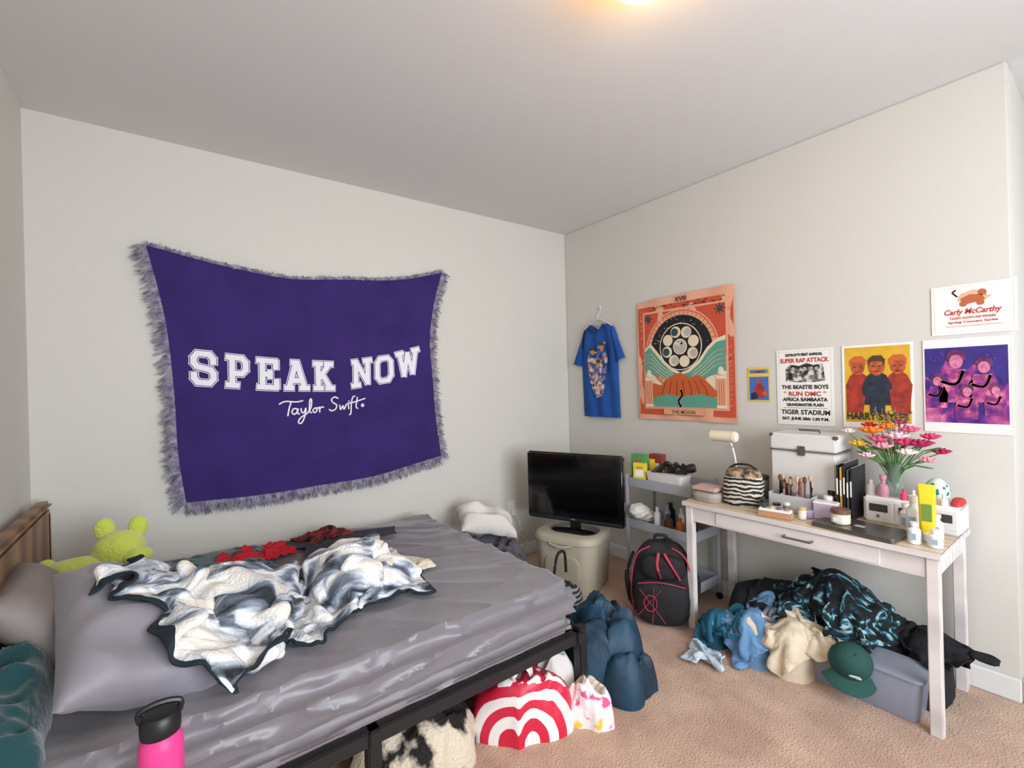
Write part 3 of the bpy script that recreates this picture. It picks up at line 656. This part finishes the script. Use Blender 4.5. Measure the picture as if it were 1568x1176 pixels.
pinkm=mat('bottle_pink','#e0408c',.35)
b=B(); b.cyl(.11,.03,(-2.945,-1.74,.42),wd)
for i in range(3):
    a=i*math.tau/3; b.tube([(-2.945+.08*math.cos(a),-1.74+.08*math.sin(a),.42),(-2.945+.10*math.cos(a),-1.74+.10*math.sin(a),0)],.012,wd,smoothpts=False)
b.done('side_stool')
b=B(); b.lathe([(0,0),(.038,0),(.041,.006),(.042,.18),(.040,.20),(.034,.213),(.034,.22),(0,.22)],(-2.92,-1.73,.451),pinkm)
b.lathe([(0,.215),(.037,.215),(.038,.22),(.038,.25),(.032,.258),(0,.258)],(-2.92,-1.73,.451),black)
b.tube([(-2.955,-1.73,.70),(-2.955,-1.73,.722),(-2.92,-1.73,.73),(-2.885,-1.73,.722),(-2.885,-1.73,.70)],.007,black)
b.done('pink_water_bottle')

b=B(); heap(b,[(-1.66,-1.25),(-1.5,-1.2),(-1.46,-.9),(-1.7,-.7),(-2.2,-.8),(-2.3,-1.12),(-2.0,-1.15)],0,.20,mat('dark_laundry2','#2b2a33',.9,bump=.3),seed=25,freq=6,wr=.04); b.done('under_bed_laundry',angle=80)
gcl=mat('grey_bag','#5c5862',.8,bump=.3,bscale=30)
b=B(); heap(b,[(-1.38,-.12),(-1.0,-.10),(-.92,-.35),(-.96,-.60),(-1.1,-.84),(-1.36,-.84)],0,.44,gcl,seed=26,freq=7,wr=.09,sharp=6,low=1.2,lat=.05); b.done('grey_laundry_bag',angle=80)
b=B(); pillow(b,.40,.28,.13,mat('white_towel','#dcd7d0',.9,bump=.3),TR((-1.14,-.34,.46),(.3,.25,-.3)),5,wr=.06); b.done('white_pillow',angle=80)
stp=ramp_mat('striped_tote',[(0,'#23262a'),(.5,'#8b8e8c')],kind='Z',scale=14,const=True,bump=.2)
b=B(); heap(b,[(-1.24,-1.00),(-1.12,-.92),(-1.0,-1.02),(-1.02,-1.16),(-1.20,-1.18)],0,.34,stp,seed=27,freq=8,wr=.03,sharp=7); b.tube([(-1.2,-1.1,.34),(-1.16,-1.09,.45),(-1.08,-1.06,.44),(-1.06,-1.05,.32)],.008,blackcloth); b.done('striped_tote_bag',angle=80)

# ---------------------------------------------------------------- bin + TV
binm=mat('bin_beige','#b3ab98',.5)
ang=math.atan2(-.376,-.927)+math.pi/2
b=B(); b.loft([(0,.40,.36,.08),(.01,.415,.375,.09),(.18,.44,.40,.10),(.33,.46,.42,.11),(.335,.475,.435,.12),(.355,.475,.435,.12),(.375,.46,.42,.12),(.385,.42,.38,.10)],(0,0,0),binm)
b.ball((.26,.03,.20),(0,-.20,.16),mat('bin_panel','#a49c88',.5),e=4); b.tube([(-.08,-.222,.33),(0,-.235,.32),(.08,-.222,.33)],.008,binm)
b.done('storage_bin',loc=(-.60,-.64,0),rot=(0,0,ang),center=False)
scr=mat('tv_screen','#050507',.12,spec=.6); gb=mat('tv_gloss','#0b0b0d',.18,coat=.6)
b=B(); b.box((.72,.05,.48),(0,0,.295),gb,bev=.012,seg=3); b.box((.64,.006,.375),(0,-.026,.315),scr,bev=.002); b.box((.5,.06,.36),(0,.04,.30),black,bev=.02)
b.box((.70,.01,.02),(0,-.026,.075),mat('tv_trim','#2a2a2e',.25),bev=.004); b.box((.03,.002,.006),(0,-.0325,.078),mat('tv_led','#6a7a6a',.5,emis=.3),bev=0)
b.box((.07,.04,.10),(0,.01,.045),black); b.loft([(0,.34,.20,.09),(.008,.345,.205,.09),(.018,.30,.17,.08),(.024,.12,.09,.04)],(0,0,0),gb)
b.done('television',loc=(-.62,-.68,.386),rot=(0,0,ang),center=False)

# ---------------------------------------------------------------- utility cart
cg=mat('cart_grey','#a9adb4',.45)
e=bpy.data.objects.new('utility_cart',None); bpy.context.collection.objects.link(e)
b=B(); X0,X1,Y0,Y1=-.37,-.07,-1.42,-.94
for x in (X0,X1):
    for y in (Y0,Y1): b.box((.022,.022,.74),(x,y,.41),cg,bev=.006); b.cyl(.022,.016,(x-.008,y,.022),black,rot=(0,math.pi/2,0))
for z in (.10,.42,.70):
    b.box((X1-X0,Y1-Y0,.01),((X0+X1)/2,(Y0+Y1)/2,z),cg,bev=.002)
    for x in (X0,X1): b.box((.008,Y1-Y0,.06),(x,(Y0+Y1)/2,z+.03),cg,bev=.003)
    for y in (Y0,Y1): b.box((X1-X0,.008,.06),((X0+X1)/2,y,z+.03),cg,bev=.003)
b.done('cart_frame',center=False,parent=e)
b=B(); b.loft([(0,.10,.24,.02),(.09,.12,.27,.02),(.10,.125,.275,.02)],(-.30,-1.22,.711),white,cap=True)
for i in range(9): b.tube([(-.34+i*.011,-1.12-i*.024,.80),(-.31+.01*(i%2),-1.18-i*.02,.85+.015*(i%3)),(-.27,-1.25-.01*i,.82)],.012,black if i%3 else mat('brown_tool','#4a3630',.5))
b.lathe([(0,0),(.02,0),(.024,.06),(.03,.10),(.024,.12),(0,.12)],(-.30,-1.28,.83),black,rot=(1.3,0,.4))
b.done('white_tray_with_hair_tools')
for i,(x,y,w,d,h,c,rz) in enumerate(((-.30,-1.0,.06,.10,.20,'#4f9a58',.2),(-.22,-.99,.05,.12,.16,'#e0c23a',-.1),(-.345,-1.035,.03,.09,.15,'#e3cf3c',.3),(-.16,-1.04,.06,.10,.19,'#8a3a3a',0))):
    b=B(); m=mat('pack%d'%i,c,.5); b.box((w,d,h),(0,0,h/2),m,bev=.003); b.box((w*1.01,d*.7,h*.3),(0,0,h*.55),offw,bev=.001); b.box((w*1.02,d*.5,h*.06),(0,0,h*.8),red,bev=.001)
    b.done('snack_box',loc=(x,y,.711),rot=(0,0,rz),center=False)
b=B(); b.ball((.16,.18,.09),(-.28,-1.0,.50),mat('ivory_cloth','#ece6dc',.9,bump=.3),nz=.2); b.ball((.14,.14,.10),(-.36,-1.03,.54),white,nz=.15); b.done('white_cap')
for i,(x,y,c,h,r) in enumerate(((-.30,-1.13,'#dfe3e6',.15,.022),(-.26,-1.18,'#8fa6b8',.17,.02),(-.31,-1.22,'#5a3a30',.12,.03),(-.24,-1.27,'#d8d2c6',.16,.022),(-.30,-1.30,'#b0622e',.11,.026),(-.25,-1.35,'#3a4a6a',.14,.02),(-.18,-1.15,'#2a2a2e',.16,.03),(-.16,-1.30,'#7a3848',.17,.03))):
    b=B(); b.lathe([(0,0),(r,0),(r,h*.7),(r*.5,h*.8),(r*.5,h),(0,h)],(0,0,0),mat('btl%d'%i,c,.3)); b.done('toiletry_bottle',loc=(x,y,.426),center=False)

# ---------------------------------------------------------------- backpack
bk=mat('backpack_black','#19191c',.75,bump=.4,bscale=110); rdp=mat('backpack_red','#bb3550',.6)
b=B()
b.ball((.34,.22,.46),(0,0,.23),bk,e=3.2,taper=.12,nz=.06); b.ball((.30,.12,.26),(0,-.10,.14),bk,e=3.2,nz=.06); b.ball((.24,.08,.14),(.01,-.105,.34),bk,e=3,nz=.05)
b.tube([(-.03,0,.45),(-.03,-.01,.49),(.03,-.01,.49),(.03,0,.45)],.010,bk)
for sx in (-1,1):
    b.tube([(sx*.155,-.06,.02),(sx*.172,-.07,.15),(sx*.165,-.08,.28),(sx*.13,-.09,.40),(sx*.06,-.08,.445)],.004,rdp)
b.tube([(-.13,-.150,.25),(0,-.165,.272),(.13,-.150,.25)],.003,rdp); b.tube([(.02,-.14,.43),(.06,-.145,.36),(.10,-.14,.29)],.014,rdp,flat=.5); b.tube([(-.01,-.135,.43),(-.02,-.15,.36),(.0,-.15,.29)],.008,rdp,flat=.5)
for a_,c_ in (((-.12,-.155,.22),(.02,-.175,.05)),((.0,-.165,.23),(-.13,-.155,.07)),((-.04,-.17,.24),(-.05,-.17,.04))): b.tube([a_,c_],.0018,rdp,smoothpts=False)
b.tube([(math.cos(i)*.035-.06,-.168,.15+math.sin(i)*.045) for i in [k*math.tau/10 for k in range(10)]],.0025,rdp,closed=True)
for sx in (-1,1): b.tube([(sx*.16,.0,.38),(sx*.20,-.03,.25),(sx*.185,-.02,.1),(sx*.16,.0,.03)],.014,bk,flat=.5)
b.tube([(.17,-.05,.06),(.21,-.09,.03),(.19,-.14,.012),(.24,-.17,.01)],.006,blackcloth)
b.done('backpack',loc=(-.545,-1.33,0),rot=(.0,0,math.radians(-56)),center=False)

# ---------------------------------------------------------------- desk
dw=ramp_mat('desk_white_wood',[(0,'#cfc8c6'),(1,'#e7e1de')],kind='X',scale=5,distort=7,bump=.05,rough=.45,vscale=(1,.15,1))
dt=ramp_mat('desk_top_wood',[(0,'#c9b398'),(1,'#dac8ae')],kind='X',scale=6,distort=8,bump=.05,rough=.4,vscale=(1,.15,1))
b=B(); DX0,DX1,DY0,DY1=-.54,-.04,-2.585,-1.475
b.box((DX1-DX0,DY1-DY0,.022),((DX0+DX1)/2,(DY0+DY1)/2,.709),dt,bev=.003); b.box((.006,DY1-DY0,.024),(DX0-.001,(DY0+DY1)/2,.709),dw,bev=.002)
b.box((DX1-DX0,.006,.024),((DX0+DX1)/2,DY0-.001,.709),dw,bev=.002)
lx=(DX0+.03,DX1-.03); ly=(DY0+.03,DY1-.035)
for x in lx:
    for y in ly: b.box((.04,.04,.70),(x,y,.35),dw,bev=.003)
b.box((.018,DY1-DY0-.10,.085),(DX0+.025,(DY0+DY1)/2,.655),dw,bev=.002); b.box((.018,DY1-DY0-.1,.085),(DX1-.03,(DY0+DY1)/2,.655),dw,bev=.002)
for y in ly: b.box((DX1-DX0-.08,.018,.085),((DX0+DX1)/2,y,.655),dw,bev=.002)
b.box((.008,.72,.07),(DX0+.014,(DY0+DY1)/2,.655),dw,bev=.003)
hm=mat('handle_metal','#8a867e',.3,metal=.9)
b.tube([(DX0+.01,-2.02,.655),(DX0-.02,-2.02,.655),(DX0-.02,-2.14,.655),(DX0+.01,-2.14,.655)],.005,hm,smoothpts=False)
b.done('desk')
Z=.7215
wv=ramp_mat('woven_zigzag',[(0,'#cfc6b8'),(.45,'#1d1b1c')],kind='Z',scale=14,distort=6,const=True,bump=.3)
b=B(); b.loft([(0,.14,.17,.05),(.02,.16,.20,.06),(.11,.16,.20,.06),(.155,.145,.185,.06),(.16,.14,.18,.06)],(0,0,0),wv); b.loft([(.155,.145,.185,.06),(.185,.12,.16,.05),(.195,.08,.12,.04)],(0,0,0),mat('pouch_lid','#b99a78',.7,col2='#2a2624',cscale=30)); b.tube([(0,-.07,.19),(0,-.03,.215),(0,.03,.215),(0,.07,.19)],.006,black)
b.done('woven_basket',loc=(-.35,-1.735,Z),rot=(0,0,.3),center=False)
lampw=mat('lamp_cream','#efe2c4',.5)
b=B(); b.cyl(.06,.015,(0,0,0),white); b.tube([(0,0,.01),(0,-.02,.15),(0,.0,.28),(0,.03,.34)],.006,white)
b.cyl(.033,.15,(0,.13,.345),lampw,rot=(math.pi/2,0,0)); b.cyl(.028,.003,(0,-.0225,.345),offw,rot=(math.pi/2,0,0))
b.done('desk_lamp',loc=(-.20,-1.60,Z),center=False)
b=B(); b.loft([(0,.13,.15,.05),(.03,.15,.17,.06),(.05,.13,.15,.05),(.06,.06,.08,.03)],(0,0,0),mat('stack_greige','#a59a90',.7)); b.box((.12,.14,.02),(0,0,.07),mat('stack_pink','#c9a8a0',.7)); b.done('folded_cloth_case',loc=(-.41,-1.565,Z),center=False)
b=B(); b.lathe([(0,0),(.035,0),(.04,.005),(.04,.12),(.036,.125),(0,.125)],(0,0,0),mat('jar_smoke','#6e6a66',.15,trans=.5)); b.cyl(.041,.02,(0,0,.125),black); b.done('plastic_jar',loc=(-.22,-1.77,Z),center=False)
cs=mat('case_white','#e0deda',.4,bump=.1,bscale=200)
b=B(); b.box((.20,.31,.30),(0,0,.15),cs,bev=.008); b.box((.205,.315,.085),(0,0,.348),cs,bev=.008); b.box((.207,.317,.006),(0,0,.303),hm,bev=.001)
b.box((.01,.035,.05),(-.105,0,.305),hm,bev=.003); b.box((.014,.018,.02),(-.11,0,.292),hm,bev=.003)
b.tube([(0,-.05,.392),(0,-.05,.405),(0,.05,.405),(0,.05,.392)],.006,hm,smoothpts=False)
for y in (-.15,.15):
    for z in (.01,.38): b.box((.03,.02,.02),(-.09,y,z),hm,bev=.004)
b.done('white_vanity_case',loc=(-.14,-1.99,Z),center=False)
cl=mat('clear_acrylic','#e8e6e6',.15,trans=.35)
b=B(); b.box((.10,.20,.006),(0,0,.003),white)
for y in (-.10,-.03,.04,.10): b.box((.10,.004,.09),(0,y,.045),cl,bev=.001)
for x in (-.05,.05): b.box((.004,.20,.085),(x,0,.043),cl,bev=.001)
brc=mat('brush_brown','#6b4430',.7); brt=mat('brush_tip','#caa58a',.9)
for i in range(20):
    y=random.uniform(-.09,.09); x=random.uniform(-.035,.035); h=random.uniform(.09,.17); a=random.uniform(-.02,.02)
    b.tube([(x,y,.01),(x+a,y+a,h)],.004,[brc,black,mat('brush_pink','#c98a90',.4)][i%3],smoothpts=False); b.ball((.018,.018,.034),(x+a,y+a,h+.012),brt if i%2 else brc)
b.done('makeup_brush_organizer',loc=(-.30,-1.97,Z),center=False)
k=0
for x,y,r,h,c,lc in ((-.40,-1.93,.020,.05,'#d8cfc4','#2a2624'),(-.43,-1.99,.016,.07,'#5e7a58','#d9d4c8'),(-.37,-2.06,.034,.035,'#b79fc0','#c9c3cf'),(-.46,-1.90,.018,.035,'#caa27c','#222222'),(-.28,-2.12,.022,.10,'#d7c6d8','#efeaf0'),(-.23,-2.12,.02,.12,'#9a5a4a','#3a2420'),(-.41,-1.87,.022,.06,'#3d5a3c','#2a2a2a'),(-.43,-2.06,.018,.06,'#e6dfd6','#c8b27a')):
    b=B(); b.cyl(r,h*.75,(0,0,0),mat('cos%d'%k,c,.35)); b.cyl(r*.95,h*.25,(0,0,h*.75),mat('cosl%d'%k,lc,.3)); b.done('cosmetic_jar',loc=(x,y,Z),center=False); k+=1
b=B(); b.box((.055,.15,.03),(0,0,.015),mat('kraft','#b98d6a',.7),bev=.003); b.box((.05,.14,.012),(0,0,.034),offw,bev=.002)
for i in range(4): b.cyl(.012,.012,(0,-.05+i*.033,.038),mat('pal%d'%i,['#a8746a','#7a5a80','#c9b090','#3a4a3a'][i],.5))
b.done('eyeshadow_box',loc=(-.485,-1.96,Z),rot=(0,0,.15),center=False)
b=B(); b.box((.06,.10,.085),(0,0,.0425),mat('lilac_box','#c3b6cf',.5),bev=.006); b.box((.062,.102,.012),(0,0,.08),white,bev=.004); b.done('lilac_tissue_box',loc=(-.35,-2.135,Z),rot=(0,0,.1),center=False)
lt=mat('laptop_grey','#6a665f',.35,metal=.6)
b=B(); b.loft([(0,.20,.32,.015),(.012,.20,.32,.015)],(0,0,0),lt); b.loft([(.0125,.198,.318,.015),(.017,.195,.315,.015)],(0,0,0),mat('laptop_lid','#5d5b58',.3,metal=.5)); b.loft([(.0172,.03,.04,.01),(.0176,.03,.04,.01)],(0,0,0),mat('sticker','#b9b6b0',.5)); b.done('laptop',loc=(-.42,-2.29,Z),rot=(0,0,-.1),center=False)
b=B(); b.lathe([(0,0),(.034,0),(.038,.004),(.038,.04),(.035,.045),(0,.045)],(0,0,0),mat('candle_cream','#d9cfb8',.3)); b.cyl(.039,.02,(0,0,.045),mat('candle_lid','#6f4a38',.4)); b.box((.002,.035,.02),(-.0385,0,.022),offw,bev=0); b.done('candle_jar',loc=(-.43,-2.22,Z+.0178),center=False)
for i,(c,h) in enumerate((('#24262a',.26),('#c9a24a',.25),('#2b2c33',.27),('#56504a',.24),('#1c1c20',.25))):
    b=B(); b.box((.19,.008,h),(0,0,h/2),mat('fold%d'%i,c,.5),bev=.002); b.box((.18,.004,h-.01),(0,.0,h/2+.006),offw,bev=.001); b.box((.002,.006,h*.3),(-.0955,0,h*.6),offw,bev=0); b.done('binder',loc=(-.20,-2.165-.014*i,Z),center=False)
b=B(); b.box((.17,.34,.12),(0,0,.06),white,bev=.01)
for j in range(3): b.box((.006,.10,.085),(-.085,-.11+j*.11,.06),mat('slot_white','#dcd9d6',.4),bev=.004); b.box((.004,.07,.035),(-.0885,-.11+j*.11,.07),mat('slot_dark','#3a3836',.4),bev=.003); b.cyl(.006,.01,(-.089,-.11+j*.11,.035),hm,rot=(0,-math.pi/2,0))
b.done('white_drawer_organizer',loc=(-.15,-2.42,Z),center=False)
ZT=Z+.1205
gl=mat('vase_glass','#e2eee8',.05,trans=.9); stem=mat('stem_green','#3f7a3a',.6,col2='#6a9a4a',cscale=20)
b=B(); b.lathe([(0,0),(.030,0),(.034,.004),(.032,.05),(.024,.10),(.034,.15),(.038,.155),(.032,.148),(.022,.10),(.029,.05),(.030,.008),(0,.008)],(0,0,0),gl)
fc=['#f08a1e','#e8407a','#f2c9d6','#b01f5a','#f0c030','#f6efe8','#e0688a','#d03030','#f4a8b8']
FL=[(-.02,.08,.27,.050,0),(-.03,-.02,.25,.048,2),(-.02,-.10,.22,.050,3),(.0,.02,.29,.04,0),(-.04,.03,.20,.042,8),(0,-.06,.28,.042,6),(-.02,.13,.20,.042,4),(.02,-.13,.25,.038,1),(-.05,-.06,.18,.04,5),(-.02,.17,.26,.03,5),(.03,.10,.29,.034,7),(.03,-.02,.31,.032,1),(-.01,-.17,.19,.036,3),(-.05,.09,.15,.034,2),(-.03,-.13,.15,.034,8),(-.01,-.05,.22,.05,1),(-.02,.05,.23,.045,6)]
for hx,hy,hh,s_,ci in FL:
    hh+=.03; s_*=1.12
    b.tube([(0,0,.03),(hx*.3,hy*.3,.14),(hx,hy,hh)],.0025,stem); cm=mat('petal%d'%ci,fc[ci],.7)
    for kk in range(9):
        t_=kk*math.tau/9; b.ball((s_*.95,s_*.5,s_*.28),(hx+s_*.5*math.cos(t_),hy+s_*.5*math.sin(t_),hh+.004),cm,rot=(0,-.45,t_),n=6)
    for kk in range(6):
        t_=kk*math.tau/6+.3; b.ball((s_*.6,s_*.38,s_*.3),(hx+s_*.25*math.cos(t_),hy+s_*.25*math.sin(t_),hh+.012),cm,rot=(0,-.8,t_),n=6)
    b.ball((s_*.35,s_*.35,s_*.3),(hx,hy,hh+.014),mat('pollen','#d9a83a',.8),n=6)
for i in range(24):
    a=random.uniform(0,math.tau); rr=random.uniform(.05,.15); p0=Vector((rr*.35*math.cos(a),rr*.8*math.sin(a),random.uniform(.15,.25))); dr=Vector((.4*math.cos(a),math.sin(a),random.uniform(-.1,.6))).normalized()
    b.ball((.075,.026,.006),p0+dr*.03,stem,rot=(0,-math.asin(dr.z),math.atan2(dr.y,dr.x)),n=8); b.tube([(0,0,.1),p0],.0018,stem,smoothpts=False)
for i in range(6):
    y=-.06+.025*i; b.tube([(0,0,.1),(0,y*.5,.25),(0,y,.38+.015*(i%3))],.0018,stem)
    for kk in range(8): b.ball((.010,.010,.010),(random.uniform(-.01,.01),y*(.6+.05*kk)+random.uniform(-.012,.012),.31+.012*kk+.01*(i%3)),mat('dusky','#7a4a5a',.8),n=5)
b.done('flower_bouquet_in_vase',loc=(-.15,-2.35,ZT),center=False,angle=70)
ltc=ramp_mat('lattice_teal',[(0,'#2f7a62'),(.35,'#cfe3cf')],kind='voronoi',scale=45,const=True,bump=.1)
b=B(); b.lathe([(0,0),(.028,0),(.042,.02),(.045,.05),(.038,.075),(.028,.088),(.016,.10),(0,.104)],(0,0,0),ltc); b.done('lattice_ginger_jar',loc=(-.14,-2.50,ZT),center=False)
b=B(); b.lathe([(0,0),(.02,0),(.024,.02),(.02,.05),(.008,.06),(.008,.075),(.013,.08),(.013,.1),(0,.1)],(0,0,0),mat('perf_pink','#e0a3b4',.2,trans=.3)); b.done('pink_perfume_bottle',loc=(-.20,-2.32,ZT),center=False)
b=B(); b.lathe([(0,0),(.022,0),(.022,.04),(.010,.05),(.010,.07),(0,.072)],(0,0,0),mat('perf_clear','#e6dcd8',.15,trans=.4)); b.done('perfume_bottle',loc=(-.19,-2.27,ZT),center=False)
for i in range(5):
    b=B(); b.lathe([(0,0),(.014,0),(.014,.025),(.006,.032),(.006,.05),(0,.05)],(0,0,0),mat('np%d'%i,['#d9486a','#e9d8c4','#a82838','#e98a5a','#f0f0ea'][i],.2)); b.done('nail_polish_bottle',loc=(-.215,-2.40-.034*i,ZT),center=False)
b=B(); heap(b,[(-.20,-2.555),(-.10,-2.55),(-.09,-2.585),(-.2,-2.585)],ZT,.012,red,seed=3,rings=8,lat=.004,wr=.01); b.done('red_scrunchie')
b=B(); b.loft([(0,.02,.045,.01),(.02,.026,.05,.012),(.17,.012,.056,.006),(.20,.006,.058,.003)],(0,0,.035),mat('tube_yellow','#e8cf28',.35)); b.cyl(.02,.036,(0,0,0),white); b.box((.002,.03,.07),(-.0135,0,.12),mat('tube_label','#6a8a3a',.5),bev=0); b.done('yellow_lotion_tube',loc=(-.39,-2.515,Z),rot=(0,0,.15),center=False)
for x,y,r,h in ((-.34,-2.46,.026,.17),(-.45,-2.485,.022,.085),(-.28,-2.42,.022,.12),(-.45,-2.55,.024,.07),(-.31,-2.53,.02,.10)):
    b=B(); b.lathe([(0,0),(r,0),(r*1.02,.005),(r,h*.65),(r*.5,h*.75),(r*.5,h*.85),(r*.65,h*.86),(r*.65,h),(0,h)],(0,0,0),white); b.box((.002,r,h*.3),(-r-.0005,0,h*.35),mat('lbl','#9fb4c4',.5),bev=0); b.done('white_lotion_bottle',loc=(x,y,Z),center=False)

# ---------------------------------------------------------------- cap on tub
cpm=mat('cap_green','#1d4a44',.85,bump=.2,bscale=200)
b=B(); b.lathe([(.092,0),(.093,.03),(.086,.07),(.066,.105),(.035,.122),(0,.126)],(0,0,0),cpm,sx=1,sy=1.08)
def brim(u,v):
    a=(u-.5)*2.2; R_=.088+.075*v*math.cos(a*.62)**.7
    return Vector((-math.cos(a)*R_,math.sin(a)*R_*.95,.012-.02*v-.03*(u-.5)**2*4*v))
b.grid(brim,20,8,cpm); b.grid(lambda u,v: brim(u,v)+Vector((0,0,-.004)),20,8,cpm)
b.ball((.012,.012,.008),(0,0,.128),cpm)
b.ball((.006,.055,.018),(-.088,0,.06),mat('cap_logo','#cfd6d4',.6),rot=(0,.25,0)); b.ball((.006,.03,.012),(-.089,-.02,.048),mat('cap_logo','#cfd6d4',.6),rot=(0,.25,0))
b.done('baseball_cap',loc=(-.53,-2.27,.16),rot=(.15,-.75,.45),center=False,scale=.8)

# ---------------------------------------------------------------- lights
w=bpy.data.worlds.new('world'); sc.world=w; w.use_nodes=True; w.node_tree.nodes['Background'].inputs[0].default_value=(.66,.82,1,1); w.node_tree.nodes['Background'].inputs[1].default_value=1.9
l=bpy.data.lights.new('window_daylight','AREA'); l.shape='RECTANGLE'; l.size=2.3; l.size_y=1.6; l.energy=136; l.color=(.88,.93,1)
o=bpy.data.objects.new('window_daylight',l); bpy.context.collection.objects.link(o); o.location=(-1.75,-4.75,1.55); o.rotation_euler=(math.radians(90),0,0)

# ---------------------------------------------------------------- camera
F=Vector((0.599,0.801,0)).normalized(); R=Vector((F.y,-F.x,0)); U=Vector((0,0,1)); C=Vector((-2.896,-3.03,1.415)); ro=0.026
r=(R-U*ro).normalized(); u=(U+R*ro).normalized()
cd=bpy.data.cameras.new('camera'); cd.lens=36*710/1568; cd.clip_start=.05
cam=bpy.data.objects.new('camera',cd); bpy.context.collection.objects.link(cam)
cam.matrix_world=Matrix(((r.x,u.x,-F.x,C.x),(r.y,u.y,-F.y,C.y),(r.z,u.z,-F.z,C.z),(0,0,0,1)))
sc.camera=cam
